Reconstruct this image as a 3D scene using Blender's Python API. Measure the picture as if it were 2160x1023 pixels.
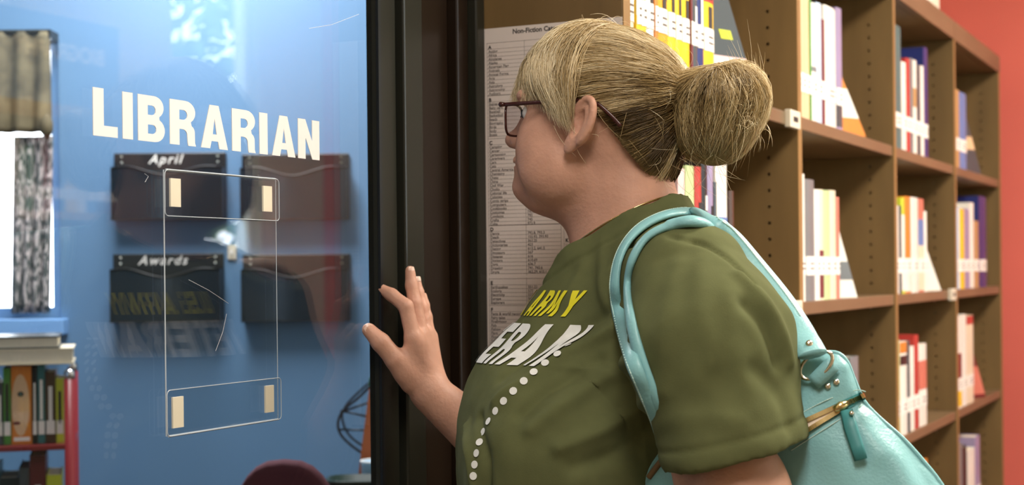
import bpy, bmesh, math, random
import numpy as np
from mathutils import Vector, Matrix
from mathutils.bvhtree import BVHTree

# ------------------------------------------------------------------ scene, camera, world, light
for o in list(bpy.data.objects):
    bpy.data.objects.remove(o, do_unlink=True)
sc = bpy.context.scene
COL = sc.collection
rng = np.random.default_rng(7)
random.seed(7)

FPX = 3200.0                      # focal length in pixels of the 2160 x 1023 frame
YAW = math.atan(1580.0 / FPX)     # the walls run along +Y, the camera is turned towards the office
SY, CY = math.sin(YAW), math.cos(YAW)
ROLL = 0.0105
CAMH = 1.35
cam_d = bpy.data.cameras.new('camera')
cam = bpy.data.objects.new('camera', cam_d); COL.objects.link(cam)
cam_d.sensor_width = 36.0
cam_d.lens = 36.0 * FPX / 2160.0
cam_d.shift_y = (575.0 - 511.5) / 2160.0
cam_d.clip_start = 0.05
cam_d.dof.use_dof = True
cam_d.dof.focus_distance = 1.75
cam_d.dof.aperture_fstop = 6.5
cam.location = (0, 0, CAMH)
cam.rotation_euler = (Matrix.Rotation(YAW, 3, 'Z') @ Matrix.Rotation(ROLL, 3, 'Y') @ Matrix.Rotation(math.pi / 2, 3, 'X')).to_euler()
sc.camera = cam

vs = sc.view_settings
vs.view_transform = 'Standard'; vs.look = 'None'; vs.gamma = 1.0; vs.use_curve_mapping = False
vs.exposure = 0.15

world = bpy.data.worlds.new('sky'); sc.world = world
world.use_nodes = True
bg = world.node_tree.nodes['Background']
bg.inputs['Color'].default_value = (0.86, 0.93, 1.0, 1)
bg.inputs['Strength'].default_value = 9.0


def area_light(name, loc, sx, sy, power, col, rot=(0, 0, 0)):
    d = bpy.data.lights.new(name, 'AREA'); d.shape = 'RECTANGLE'; d.size = sx; d.size_y = sy
    d.energy = power; d.color = col
    o = bpy.data.objects.new(name, d); COL.objects.link(o); o.location = loc; o.rotation_euler = rot
    return o


CEIL = 2.75
LAMPS = [  # the ceiling troffers: x, y, length, width, watts, colour
    (0.35, 2.45, 0.58, 1.18, 58, (1.0, 0.92, 0.80)),
    (0.35, 4.45, 0.58, 1.18, 36, (1.0, 0.91, 0.78)),
    (-0.10, 0.30, 0.58, 1.18, 25, (1.0, 0.94, 0.87)),
    (-2.35, 2.75, 0.58, 1.18, 52, (0.97, 0.98, 1.0)),
]
for (lx, ly, wx, wy, pw, lc) in LAMPS:
    area_light('troffer_light', (lx, ly, CEIL - 0.035), wx - 0.06, wy - 0.06, pw, lc)

# ------------------------------------------------------------------ helpers


def ray(px, py):
    u = px - 1080.0; v = 575.0 - py
    U = u * math.cos(ROLL) + v * math.sin(ROLL); V = -u * math.sin(ROLL) + v * math.cos(ROLL)
    X, Z = U / FPX, V / FPX
    return Vector((X * CY - SY, X * SY + CY, Z))


EYE = Vector((0, 0, CAMH))


def at_x(px, py, x0):
    d = ray(px, py); return EYE + d * (x0 / d.x)


def at_y(px, py, y0):
    d = ray(px, py); return EYE + d * (y0 / d.y)


def at_d(px, py, depth):
    return EYE + ray(px, py) * depth


WO = {}


def link(o, parent=None):
    COL.objects.link(o)
    if parent is not None:
        o.parent = parent
        o.location = -WO[parent.name] if parent.name in WO else Vector((0, 0, 0))
    return o


def tag(o, label, cat=None, group=None, kind=None):
    if label: o['label'] = label
    if cat: o['category'] = cat
    if group: o['group'] = group
    if kind: o['kind'] = kind
    return o


def thing(name, loc, label, cat, group=None):
    o = bpy.data.objects.new(name, None); COL.objects.link(o)
    o.empty_display_size = 0.05
    o.location = loc; WO[o.name] = Vector(loc)
    return tag(o, label, cat, group)


def mesh_fast(name, V, Fq, mat, parent=None, smooth=True):
    V = np.asarray(V, np.float32); Fq = np.asarray(Fq, np.int32)
    me = bpy.data.meshes.new(name)
    n, k = Fq.shape
    me.vertices.add(len(V)); me.vertices.foreach_set('co', V.ravel())
    me.loops.add(n * k); me.loops.foreach_set('vertex_index', Fq.ravel())
    me.polygons.add(n); me.polygons.foreach_set('loop_start', np.arange(n, dtype=np.int32) * k)
    me.polygons.foreach_set('use_smooth', np.full(n, smooth))
    me.update(calc_edges=True)
    me.materials.append(mat)
    return link(bpy.data.objects.new(name, me), parent)


def mesh_py(name, V, F, mat, parent=None, smooth=False, mats=None, mi=None):
    me = bpy.data.meshes.new(name)
    me.from_pydata([tuple(v) for v in V], [], F)
    me.update()
    if smooth:
        me.polygons.foreach_set('use_smooth', [True] * len(me.polygons))
    for m in (mats or [mat]): me.materials.append(m)
    if mi: me.polygons.foreach_set('material_index', mi)
    return link(bpy.data.objects.new(name, me), parent)


class MB:
    """collects simple shapes for one mesh"""
    def __init__(s): s.V = []; s.F = []

    def add(s, V, F):
        k = len(s.V); s.V += [Vector(v) for v in V]; s.F += [tuple(i + k for i in f) for f in F]; return s

    def box(s, x0, x1, y0, y1, z0, z1):
        return s.add([(x0, y0, z0), (x1, y0, z0), (x1, y1, z0), (x0, y1, z0), (x0, y0, z1), (x1, y0, z1), (x1, y1, z1), (x0, y1, z1)],
                     [(0, 3, 2, 1), (4, 5, 6, 7), (0, 1, 5, 4), (1, 2, 6, 5), (2, 3, 7, 6), (3, 0, 4, 7)])

    def tube(s, pts, r, sides=8, closed=False, flat=None):
        V, F = tube_geo(pts, r, sides, closed, flat); return s.add(V, F)

    def poly(s, pts2, fn, thick_fn=None):
        return s

    def build(s, name, mat, parent=None, smooth=False, bevel=0.0, M=None, seg=2):
        V = s.V if M is None else [M @ v for v in s.V]
        o = mesh_py(name, V, s.F, mat, parent, smooth)
        if bevel:
            bm = bmesh.new(); bm.from_mesh(o.data)
            bmesh.ops.bevel(bm, geom=[e for e in bm.edges], offset=bevel, segments=seg, profile=0.5, affect='EDGES')
            bm.to_mesh(o.data); bm.free()
        return o


def tube_geo(pts, r, sides=8, closed=False, flat=None):
    P = [Vector(p) for p in pts]; n = len(P)
    R = r if isinstance(r, (list, tuple)) else [r] * n
    T = []
    for i in range(n):
        a = P[(i - 1) % n] if (closed or i > 0) else P[0]
        b = P[(i + 1) % n] if (closed or i < n - 1) else P[n - 1]
        t = (b - a)
        T.append(t.normalized() if t.length > 1e-9 else Vector((0, 0, 1)))
    up = Vector((0, 0, 1)) if abs(T[0].z) < 0.9 else Vector((1, 0, 0))
    N = (up - T[0] * up.dot(T[0])).normalized()
    V = []; F = []
    for i in range(n):
        N = (N - T[i] * N.dot(T[i]))
        N = N.normalized() if N.length > 1e-6 else T[i].orthogonal().normalized()
        if flat is not None:
            N2 = flat[i] - T[i] * flat[i].dot(T[i])
            if N2.length > 1e-6: N = N2.normalized()
        B = T[i].cross(N)
        for k in range(sides):
            a = 2 * math.pi * k / sides
            rr = R[i]
            rn, rb = (rr if not isinstance(rr, tuple) else rr[0]), (rr if not isinstance(rr, tuple) else rr[1])
            V.append(P[i] + N * (math.cos(a) * rn) + B * (math.sin(a) * rb))
    for i in range(n if closed else n - 1):
        j = (i + 1) % n
        for k in range(sides):
            k2 = (k + 1) % sides
            F.append((i * sides + k, i * sides + k2, j * sides + k2, j * sides + k))
    if not closed:
        F.append(tuple(reversed(range(sides)))); F.append(tuple((n - 1) * sides + k for k in range(sides)))
    return V, F


def spline(pts, n=8):
    """Catmull-Rom through the points"""
    P = [Vector(p) for p in pts]; out = []
    for i in range(len(P) - 1):
        p0 = P[max(i - 1, 0)]; p1 = P[i]; p2 = P[i + 1]; p3 = P[min(i + 2, len(P) - 1)]
        for k in range(n):
            t = k / n
            out.append(0.5 * ((2 * p1) + (p2 - p0) * t + (2 * p0 - 5 * p1 + 4 * p2 - p3) * t * t + (3 * p1 - p0 - 3 * p2 + p3) * t ** 3))
    out.append(P[-1])
    return out


def box(name, x0, x1, y0, y1, z0, z1, mat, parent=None, bevel=0.0):
    return MB().box(x0, x1, y0, y1, z0, z1).build(name, mat, parent, bevel=bevel)


def struct(o):
    o['kind'] = 'structure'; return o


def text_mesh(body, size, bold=0.0, shear=0.0, align='LEFT', spacing=1.0):
    cu = bpy.data.curves.new('t', 'FONT'); cu.body = body; cu.size = size; cu.offset = bold; cu.shear = shear
    cu.align_x = align; cu.space_character = spacing; cu.resolution_u = 3
    o = bpy.data.objects.new('t', cu); COL.objects.link(o)
    bpy.context.view_layer.update()
    me = bpy.data.meshes.new_from_object(o.evaluated_get(bpy.context.evaluated_depsgraph_get()))
    V = [Vector(v.co) for v in me.vertices]; F = [tuple(p.vertices) for p in me.polygons]
    bpy.data.objects.remove(o, do_unlink=True); bpy.data.curves.remove(cu); bpy.data.meshes.remove(me)
    return V, F


# ------------------------------------------------------------------ materials
def srgb(r, g, b):
    f = lambda c: (c / 255 / 12.92) if c / 255 <= 0.04045 else ((c / 255 + 0.055) / 1.055) ** 2.4
    return (f(r), f(g), f(b))


MATS = {}


def mat(name, col, rough=0.5, metal=0.0, spec=0.5, var=0.0, scale=8.0, stretch=(1, 1, 1), bump=0.0, bscale=60.0, coat=0.0, sss=0.0,
        trans=0.0, ior=1.45, emit=0.0, sheen=0.0, alpha=1.0, bstretch=(1, 1, 1), detail=4.0):
    if name in MATS: return MATS[name]
    m = bpy.data.materials.new(name); m.use_nodes = True
    nt = m.node_tree; b = nt.nodes['Principled BSDF']
    b.inputs['Base Color'].default_value = (*col, 1); b.inputs['Roughness'].default_value = rough
    b.inputs['Metallic'].default_value = metal; b.inputs['Specular IOR Level'].default_value = spec
    b.inputs['Coat Weight'].default_value = coat; b.inputs['IOR'].default_value = ior
    b.inputs['Transmission Weight'].default_value = trans
    b.inputs['Sheen Weight'].default_value = sheen
    b.inputs['Alpha'].default_value = alpha
    if sss:
        b.inputs['Subsurface Weight'].default_value = sss
        b.inputs['Subsurface Radius'].default_value = (0.010, 0.004, 0.002); b.inputs['Subsurface Scale'].default_value = 0.6
    if emit:
        b.inputs['Emission Color'].default_value = (*col, 1); b.inputs['Emission Strength'].default_value = emit
    if var or bump:
        tc = nt.nodes.new('ShaderNodeTexCoord')
    if var:
        mp = nt.nodes.new('ShaderNodeMapping'); mp.inputs['Scale'].default_value = stretch
        nt.links.new(tc.outputs['Object'], mp.inputs['Vector'])
        nz = nt.nodes.new('ShaderNodeTexNoise'); nz.inputs['Scale'].default_value = scale; nz.inputs['Detail'].default_value = detail
        nt.links.new(mp.outputs['Vector'], nz.inputs['Vector'])
        mx = nt.nodes.new('ShaderNodeMix'); mx.data_type = 'RGBA'
        mr = nt.nodes.new('ShaderNodeMapRange'); mr.inputs['From Min'].default_value = 0.3; mr.inputs['From Max'].default_value = 0.7
        nt.links.new(nz.outputs['Fac'], mr.inputs['Value']); nt.links.new(mr.outputs['Result'], mx.inputs['Factor'])
        mx.inputs['A'].default_value = (*[c * (1 - var) for c in col], 1); mx.inputs['B'].default_value = (*[min(1, c * (1 + var)) for c in col], 1)
        nt.links.new(mx.outputs['Result'], b.inputs['Base Color'])
    if bump:
        mp2 = nt.nodes.new('ShaderNodeMapping'); mp2.inputs['Scale'].default_value = bstretch
        nt.links.new(tc.outputs['Object'], mp2.inputs['Vector'])
        nb = nt.nodes.new('ShaderNodeTexNoise'); nb.inputs['Scale'].default_value = bscale; nb.inputs['Detail'].default_value = 3
        nt.links.new(mp2.outputs['Vector'], nb.inputs['Vector'])
        bp = nt.nodes.new('ShaderNodeBump'); bp.inputs['Strength'].default_value = bump; bp.inputs['Distance'].default_value = 0.004
        nt.links.new(nb.outputs['Fac'], bp.inputs['Height']); nt.links.new(bp.outputs['Normal'], b.inputs['Normal'])
    MATS[name] = m
    return m


def clear_pane(name, f0=0.05, tint=(1, 1, 1), rough=0.0):
    """thin clear sheet: transmits straight through, mirrors by the angle of incidence (Schlick)"""
    if name in MATS: return MATS[name]
    m = bpy.data.materials.new(name); m.use_nodes = True
    nt = m.node_tree; nt.nodes.clear()
    out = nt.nodes.new('ShaderNodeOutputMaterial'); mix = nt.nodes.new('ShaderNodeMixShader')
    tr = nt.nodes.new('ShaderNodeBsdfTransparent'); tr.inputs['Color'].default_value = (*tint, 1)
    gl = nt.nodes.new('ShaderNodeBsdfGlossy'); gl.inputs['Roughness'].default_value = rough
    ge = nt.nodes.new('ShaderNodeNewGeometry')
    dt = nt.nodes.new('ShaderNodeVectorMath'); dt.operation = 'DOT_PRODUCT'
    nt.links.new(ge.outputs['Normal'], dt.inputs[0]); nt.links.new(ge.outputs['Incoming'], dt.inputs[1])
    ab = nt.nodes.new('ShaderNodeMath'); ab.operation = 'ABSOLUTE'; nt.links.new(dt.outputs['Value'], ab.inputs[0])
    om = nt.nodes.new('ShaderNodeMath'); om.operation = 'SUBTRACT'; om.inputs[0].default_value = 1.0; nt.links.new(ab.outputs[0], om.inputs[1])
    pw = nt.nodes.new('ShaderNodeMath'); pw.operation = 'POWER'; pw.inputs[1].default_value = 5.0; nt.links.new(om.outputs[0], pw.inputs[0])
    ma = nt.nodes.new('ShaderNodeMath'); ma.operation = 'MULTIPLY_ADD'; ma.inputs[1].default_value = 1 - f0; ma.inputs[2].default_value = f0
    nt.links.new(pw.outputs[0], ma.inputs[0])
    nt.links.new(ma.outputs[0], mix.inputs['Fac']); nt.links.new(tr.outputs[0], mix.inputs[1]); nt.links.new(gl.outputs[0], mix.inputs[2])
    nt.links.new(mix.outputs[0], out.inputs['Surface'])
    MATS[name] = m
    return m


M_wood = mat('brown_wood', (0.172, 0.106, 0.040), 0.42, var=0.16, scale=5, stretch=(3, 3, 0.5), bump=0.04, bscale=90, bstretch=(3, 3, 0.3))
M_woodedge = mat('wood_edge', (0.27, 0.16, 0.055), 0.4, var=0.1, scale=6, stretch=(3, 3, 0.5))
M_shelf = mat('shelf_wood', (0.175, 0.115, 0.060), 0.38, var=0.14, scale=5, stretch=(3, 0.6, 3))
M_blue = mat('blue_paint', srgb(92, 128, 162), 0.55, var=0.03, scale=2.0, bump=0.03, bscale=200)
M_bluetrim = mat('pale_blue_trim', srgb(120, 165, 215), 0.45)
M_red = mat('coral_paint', srgb(216, 104, 90), 0.6, var=0.04, scale=3, bump=0.05, bscale=150)
M_cream = mat('cream_paint', srgb(214, 204, 184), 0.6, var=0.03, scale=3)
M_ceil = mat('ceiling_tile', srgb(225, 222, 212), 0.8, bump=0.1, bscale=120)
M_carpet = mat('carpet', srgb(105, 98, 88), 0.95, var=0.2, scale=40, bump=0.4, bscale=300)
M_bronze = mat('dark_bronze', srgb(36, 36, 29), 0.32, spec=0.4, var=0.12, scale=3, stretch=(1, 1, 0.2))
M_bronze2 = mat('dark_brown_jamb', srgb(32, 22, 14), 0.28, spec=0.4, var=0.15, scale=3, stretch=(1, 1, 0.3))
M_glass = clear_pane('pane_glass', 0.048)
M_acryl = clear_pane('acrylic', 0.03, (0.985, 0.99, 0.99))
M_acryledge = mat('acrylic_edge', (0.50, 0.55, 0.60), 0.15, spec=0.6)
M_vinyl = mat('white_vinyl', srgb(236, 232, 230), 0.5)
M_tape = mat('cream_tape', srgb(240, 228, 205), 0.6)
M_paper = mat('chart_paper', srgb(226, 214, 208), 0.55, coat=0.15)
M_ink = mat('grey_ink', srgb(104, 95, 92), 0.6)
M_inkdark = mat('black_ink', srgb(45, 40, 40), 0.6)
M_white = mat('white_label', srgb(238, 234, 226), 0.5)
M_page = mat('book_pages', srgb(228, 218, 196), 0.8, var=0.08, scale=60, stretch=(1, 30, 1))
M_black = mat('black_plastic', srgb(22, 25, 28), 0.35)
M_smoke = mat('smoked_plastic', srgb(24, 34, 42), 0.22, spec=0.6)
M_chrome = mat('chrome', (0.7, 0.7, 0.72), 0.18, metal=1.0)
M_gold = mat('pale_gold_metal', srgb(226, 198, 140), 0.25, metal=1.0)
M_nickel = mat('nickel', srgb(225, 215, 195), 0.22, metal=1.0)
M_skin = mat('skin', srgb(196, 148, 126), 0.5, spec=0.4, var=0.12, scale=26, bump=0.16, bscale=210, sss=0.15)
M_lip = mat('lip', srgb(186, 112, 100), 0.4)
M_shirt = mat('olive_cotton', srgb(92, 95, 62), 0.95, spec=0.15, var=0.07, scale=40, bump=0.07, bscale=700)
M_yellow = mat('yellow_print', srgb(222, 212, 40), 0.75)
M_print = mat('white_print', srgb(226, 226, 222), 0.75, var=0.06, scale=90)
M_gprint = mat('grey_print', srgb(112, 122, 108), 0.8)
M_denim = mat('dark_denim', srgb(36, 42, 58), 0.9, bump=0.2, bscale=400)
M_teal = mat('teal_leather', srgb(132, 184, 188), 0.36, spec=0.5, var=0.05, scale=14, bump=0.14, bscale=330)
M_tealdk = mat('teal_leather_edge', srgb(60, 128, 130), 0.45)
M_lining = mat('cream_lining', srgb(232, 214, 196), 0.8)
M_stitch = mat('pale_stitching', srgb(196, 222, 214), 0.7)
M_specs = mat('brown_acetate', srgb(62, 26, 22), 0.2, spec=0.6)
M_lens = clear_pane('spectacle_lens', 0.06, (0.96, 0.95, 0.97))
M_hairbase = mat('hair_underlayer', srgb(112, 92, 56), 0.6, var=0.3, scale=40)
M_maroon = mat('maroon_fabric', srgb(78, 34, 44), 0.85, bump=0.3, bscale=300)
M_lampframe = mat('white_enamel', srgb(235, 235, 230), 0.4)

# ------------------------------------------------------------------ the setting
GX = -1.045            # room face of the office partition
FX = -0.808            # bookcase fronts
UPR = [2.008, 2.913, 3.777, 4.600, 5.456]   # front edges of the uprights along the aisle
Y0, Y1 = -2.4, 5.62
XR = 1.60              # window wall across the aisle
OFF_D = 4.2            # depth of the blue office wall from the camera

struct(box('floor', -7.0, XR + 0.2, Y0 - 0.2, Y1 + 1.2, -0.06, 0.0, M_carpet))
struct(box('ceiling', -7.0, XR + 0.2, Y0 - 0.2, Y1 + 1.2, CEIL, CEIL + 0.06, M_ceil))
struct(box('wall_end', GX - 0.1, XR + 0.12, Y1, Y1 + 0.1, 0, CEIL, M_red))
struct(box('wall_rear', GX - 0.1, XR + 0.12, Y0 - 0.1, Y0, 0, CEIL, M_cream))
DOOR_Y0, DOOR_Y1, DOOR_H = 0.78, 1.762, 2.12
POST = 1.999
# partition between library and office: solid beside and above the glazed door
struct(MB().box(GX - 0.1, GX - 0.004, Y0, DOOR_Y0 - 0.08, 0, CEIL).box(GX - 0.1, GX - 0.004, DOOR_Y0 - 0.08, POST, DOOR_H + 0.06, CEIL)
       .box(GX - 0.1, GX - 0.004, POST, Y1, 0, CEIL).build('wall_left', M_cream))
# window wall across the aisle
WINS = [(2.35, 3.80), (4.59, 5.14)]
WZ0, WZ1 = 0.95, 2.60
wm = MB()
yy = Y0
for (a, b) in WINS:
    wm.box(XR, XR + 0.12, yy, a, 0, CEIL); wm.box(XR, XR + 0.12, a, b, 0, WZ0); wm.box(XR, XR + 0.12, a, b, WZ1, CEIL); yy = b
wm.box(XR, XR + 0.12, yy, Y1, 0, CEIL)
struct(wm.build('wall_right', M_cream))
for i, (a, b) in enumerate(WINS):
    w = MB()
    w.box(XR + 0.03, XR + 0.08, a, a + 0.04, WZ0, WZ1).box(XR + 0.03, XR + 0.08, b - 0.04, b, WZ0, WZ1)
    w.box(XR + 0.03, XR + 0.08, a + 0.04, b - 0.04, WZ0, WZ0 + 0.04).box(XR + 0.03, XR + 0.08, a + 0.04, b - 0.04, WZ1 - 0.04, WZ1)
    wo = struct(w.build('window_%d' % (i + 1), M_lampframe))
    box('pane', XR + 0.052, XR + 0.056, a + 0.04, b - 0.04, WZ0 + 0.04, WZ1 - 0.04, M_glass, wo)
    box('sill', XR - 0.04, XR + 0.03, a - 0.03, b + 0.03, WZ0 - 0.03, WZ0, M_lampframe, wo, bevel=0.004)

# the office: blue rear wall square to the sight line, with a window at its left
OM = Matrix(((CY, -SY, 0), (SY, CY, 0), (0, 0, 1)))          # office axes: X right, Y away from the camera
OM4 = OM.to_4x4()


def opx(px, py, depth=OFF_D):
    """office-frame point for a picture point at a depth"""
    return OM.transposed() @ at_d(px, py, depth)


wl = opx(-260, 600).x; wr = opx(126, 400).x; wt = opx(90, 74).z; wb = opx(60, 672).z
ow = MB()
ow.box(-2.4, wl, OFF_D, OFF_D + 0.12, 0, CEIL).box(wl, wr, OFF_D, OFF_D + 0.12, 0, wb).box(wl, wr, OFF_D, OFF_D + 0.12, wt, CEIL)
ow.box(wr, 0.90, OFF_D, OFF_D + 0.12, 0, CEIL)
struct(ow.build('wall_back', M_blue, M=OM4))
struct(MB().box(-2.5, -2.4, -2.6, OFF_D + 0.12, 0, CEIL).build('wall_office_side', M_blue, M=OM4))
# window in the blue wall
w = MB()
w.box(wl, wl + 0.03, OFF_D + 0.03, OFF_D + 0.09, wb, wt).box(wr - 0.03, wr, OFF_D + 0.03, OFF_D + 0.09, wb, wt)
w.box(wl + 0.03, wr - 0.03, OFF_D + 0.03, OFF_D + 0.09, wb, wb + 0.03).box(wl + 0.03, wr - 0.03, OFF_D + 0.03, OFF_D + 0.09, wt - 0.03, wt)
w3 = struct(w.build('window_3', M_bluetrim, M=OM4))
MB().box(wl + 0.03, wr - 0.03, OFF_D + 0.058, OFF_D + 0.062, wb + 0.03, wt - 0.03).build('pane', M_glass, w3, M=OM4)
MB().box(wl - 0.04, wr + 0.02, OFF_D - 0.05, OFF_D + 0.03, wb - 0.045, wb).build('sill', M_bluetrim, w3, M=OM4, bevel=0.004)

# glazed office door: stiles, rails, pane, vinyl letters
door = struct(MB().box(GX - 0.008, GX + 0.006, 1.707, 1.757, 0.01, DOOR_H)
              .box(GX - 0.008, GX + 0.006, DOOR_Y0, DOOR_Y0 + 0.06, 0.01, DOOR_H)
              .box(GX - 0.008, GX + 0.006, DOOR_Y0 + 0.06, 1.707, 0.01, 0.22)
              .box(GX - 0.008, GX + 0.006, DOOR_Y0 + 0.06, 1.707, DOOR_H - 0.07, DOOR_H).build('door_1', M_bronze))
pane = box('pane', GX - 0.006, GX, DOOR_Y0 + 0.06, 1.707, 0.22, DOOR_H - 0.07, M_glass, door)
box('glazing_bead', GX, GX + 0.010, 1.7075, 1.714, 0.22, DOOR_H - 0.07, M_black, door)
# jamb and pilaster between the door and the bookcase end
jm = [('trim_1', 1.7645, 1.815, GX - 0.02, GX + 0.016, M_bronze), ('trim_2', 1.8155, 1.938, GX - 0.02, GX - 0.012, M_bronze2),
      ('trim_3', 1.9385, 1.972, GX - 0.02, GX + 0.004, M_bronze2), ('trim_4', 1.9725, 1.9985, GX - 0.02, GX + 0.018, M_bronze)]
for nm, a, b, xa, xb, mm in jm:
    struct(box(nm, xa, xb, a, b, 0.0, DOOR_H + 0.06, mm, bevel=0.003))
struct(box('trim_5', GX - 0.02, GX + 0.016, DOOR_Y0 - 0.08, DOOR_Y0 - 0.003, 0, DOOR_H + 0.06, M_bronze))
struct(box('trim_6', GX - 0.02, GX + 0.016, DOOR_Y0 - 0.002, 1.764, DOOR_H + 0.003, DOOR_H + 0.06, M_bronze))
for (pts) in (((398, 590), (440, 612), (482, 640)), ((305, 366), (313, 372), (306, 384)), ((455, 740), (470, 700), (478, 662)), ((652, 60), (700, 52), (757, 30))):
    MB().tube([at_x(px, py, GX + .0002) for px, py in pts], 0.00022, 4).build('scratch', M_vinyl, pane)
struct(box('baseboard_left', GX - 0.004, GX + 0.01, Y0, DOOR_Y0 - 0.081, 0, 0.1, M_bronze))


# vinyl letters LIBRARIAN (condensed heavy sans), drawn in a unit box: x 0..1, y 0..1
def arc(cx, cy, rx, ry, a0, a1, n=7):
    return [(cx + rx * math.cos(math.radians(a0 + (a1 - a0) * i / n)), cy + ry * math.sin(math.radians(a0 + (a1 - a0) * i / n))) for i in range(n + 1)]


GLY = {
    'L': ([(0, 0), (1, 0), (1, .225), (.43, .225), (.43, 1), (0, 1)], []),
    'I': ([(0, 0), (1, 0), (1, 1), (0, 1)], []),
    'A': ([(0, 0), (.33, 0), (.385, .17), (.63, .17), (.68, 0), (1, 0), (.66, 1), (.33, 1)], [[(.43, .33), (.50, .70), (.585, .33)]]),
    'N': ([(0, 0), (.34, 0), (.34, .52), (.36, .52), (.66, 0), (1, 0), (1, 1), (.66, 1), (.66, .47), (.64, .47), (.34, 1), (0, 1)], []),
    'V': ([(.34, 0), (.66, 0), (1, 1), (.68, 1), (.5, .38), (.32, 1), (0, 1)], []),
    'E': ([(0, 0), (1, 0), (1, .22), (.42, .22), (.42, .40), (.90, .40), (.90, .61), (.42, .61), (.42, .78), (1, .78), (1, 1), (0, 1)], []),
    'T': ([(.30, 0), (.70, 0), (.70, .78), (1, .78), (1, 1), (0, 1), (0, .78), (.30, .78)], []),
    'U': ([(.15, 0), (.85, 0), (1, .15), (1, 1), (.66, 1), (.66, .22), (.34, .22), (.34, 1), (0, 1), (0, .15)], []),
    'S': ([(0, .30), (0, 0), (1, 0), (1, .60), (.35, .60), (.35, .79), (.65, .79), (.65, .70), (1, .70), (1, 1), (0, 1), (0, .40), (.65, .40), (.65, .20), (.35, .20), (.35, .30)], []),
    'M': ([(0, 0), (.26, 0), (.26, .56), (.42, .10), (.58, .10), (.74, .56), (.74, 0), (1, 0), (1, 1), (.72, 1), (.5, .42), (.28, 1), (0, 1)], []),
    'Y': ([(.34, 0), (.66, 0), (.66, .42), (1, 1), (.66, 1), (.5, .66), (.34, 1), (0, 1), (.34, .42)], []),
    '.': ([(0, 0), (1, 0), (1, .2), (0, .2)], []),
    'R': ([(0, 0), (.36, 0), (.36, .36), (.48, .36)] + arc(.48, .24, .18, .12, 90, 0, 4) + [(.68, .06), (.70, 0), (1, 0), (.96, .08), (.955, .3)]
          + arc(.72, .31, .235, .16, 0, 62, 4) + arc(.60, .75, .38, .25, -58, 90, 9) + [(0, 1)],
          [[(.36, .57)] + arc(.52, .68, .15, .11, -90, 90, 6) + [(.36, .79)]]),
    'B': ([(0, 0)] + arc(.62, .26, .38, .26, -90, 62, 9) + arc(.60, .76, .36, .24, -58, 90, 9) + [(0, 1)],
          [[(.36, .17)] + arc(.55, .27, .13, .10, -90, 90, 5) + [(.36, .37)], [(.36, .58)] + arc(.53, .685, .13, .105, -90, 90, 5) + [(.36, .79)]]),
}


def glyph(ch, y0, y1, z0, z1, x, t, name, mat_, parent):
    cu = bpy.data.curves.new('g', 'CURVE'); cu.dimensions = '2D'; cu.fill_mode = 'BOTH'; cu.extrude = t / 2
    for loop in [GLY[ch][0]] + GLY[ch][1]:
        s = cu.splines.new('POLY'); s.points.add(len(loop) - 1); s.use_cyclic_u = True
        for p, (a, b) in zip(s.points, loop): p.co = (a * (y1 - y0), b * (z1 - z0), 0, 1)
    o = bpy.data.objects.new('g', cu); COL.objects.link(o)
    bpy.context.view_layer.update()
    me = bpy.data.meshes.new_from_object(o.evaluated_get(bpy.context.evaluated_depsgraph_get()))
    V = [(x + v.co.z, y0 + v.co.x, z0 + v.co.y) for v in me.vertices]; F = [tuple(p.vertices) for p in me.polygons]
    bpy.data.objects.remove(o, do_unlink=True); bpy.data.curves.remove(cu); bpy.data.meshes.remove(me)
    return mesh_py(name, V, F, mat_, parent)


for ch, a, b in [('L', 1.1737, 1.2098), ('I', 1.2176, 1.2332), ('B', 1.2414, 1.2841), ('R', 1.2926, 1.3367), ('A', 1.3456, 1.3938),
                 ('R', 1.4019, 1.4467), ('I', 1.4544, 1.4704), ('A', 1.4794, 1.5274), ('N', 1.5334, 1.5797)]:
    glyph(ch, a, b, 1.4915, 1.5398, GX + 0.0006, 0.0008, 'letter', M_vinyl, pane)

# ------------------------------------------------------------------ acrylic sign holder on the door
hold = thing('sign_holder', (GX, 1.38, 1.18), 'clear acrylic sign holder taped to the glass door under the lettering', 'sign holder')
HY0, HY1, HZ0, HZ1 = 1.277, 1.485, 1.180, 1.463


def rrect(y0, y1, z0, z1, r, x, n=4):
    P = []
    for (cy, cz, a0) in ((y1 - r, z1 - r, 0), (y0 + r, z1 - r, 90), (y0 + r, z0 + r, 180), (y1 - r, z0 + r, 270)):
        for i in range(n + 1):
            a = math.radians(a0 + 90 * i / n); P.append(Vector((x, cy + r * math.cos(a), cz + r * math.sin(a))))
    return P


def sheet(name, y0, y1, z0, z1, r, x, t, m, parent):
    A = rrect(y0, y1, z0, z1, r, x); B = [p + Vector((t, 0, 0)) for p in A]; n = len(A)
    return mesh_py(name, A + B, [tuple(range(n)), tuple(reversed(range(n, 2 * n)))] + [(i, i + n, (i + 1) % n + n, (i + 1) % n) for i in range(n)], m, parent)


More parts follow.
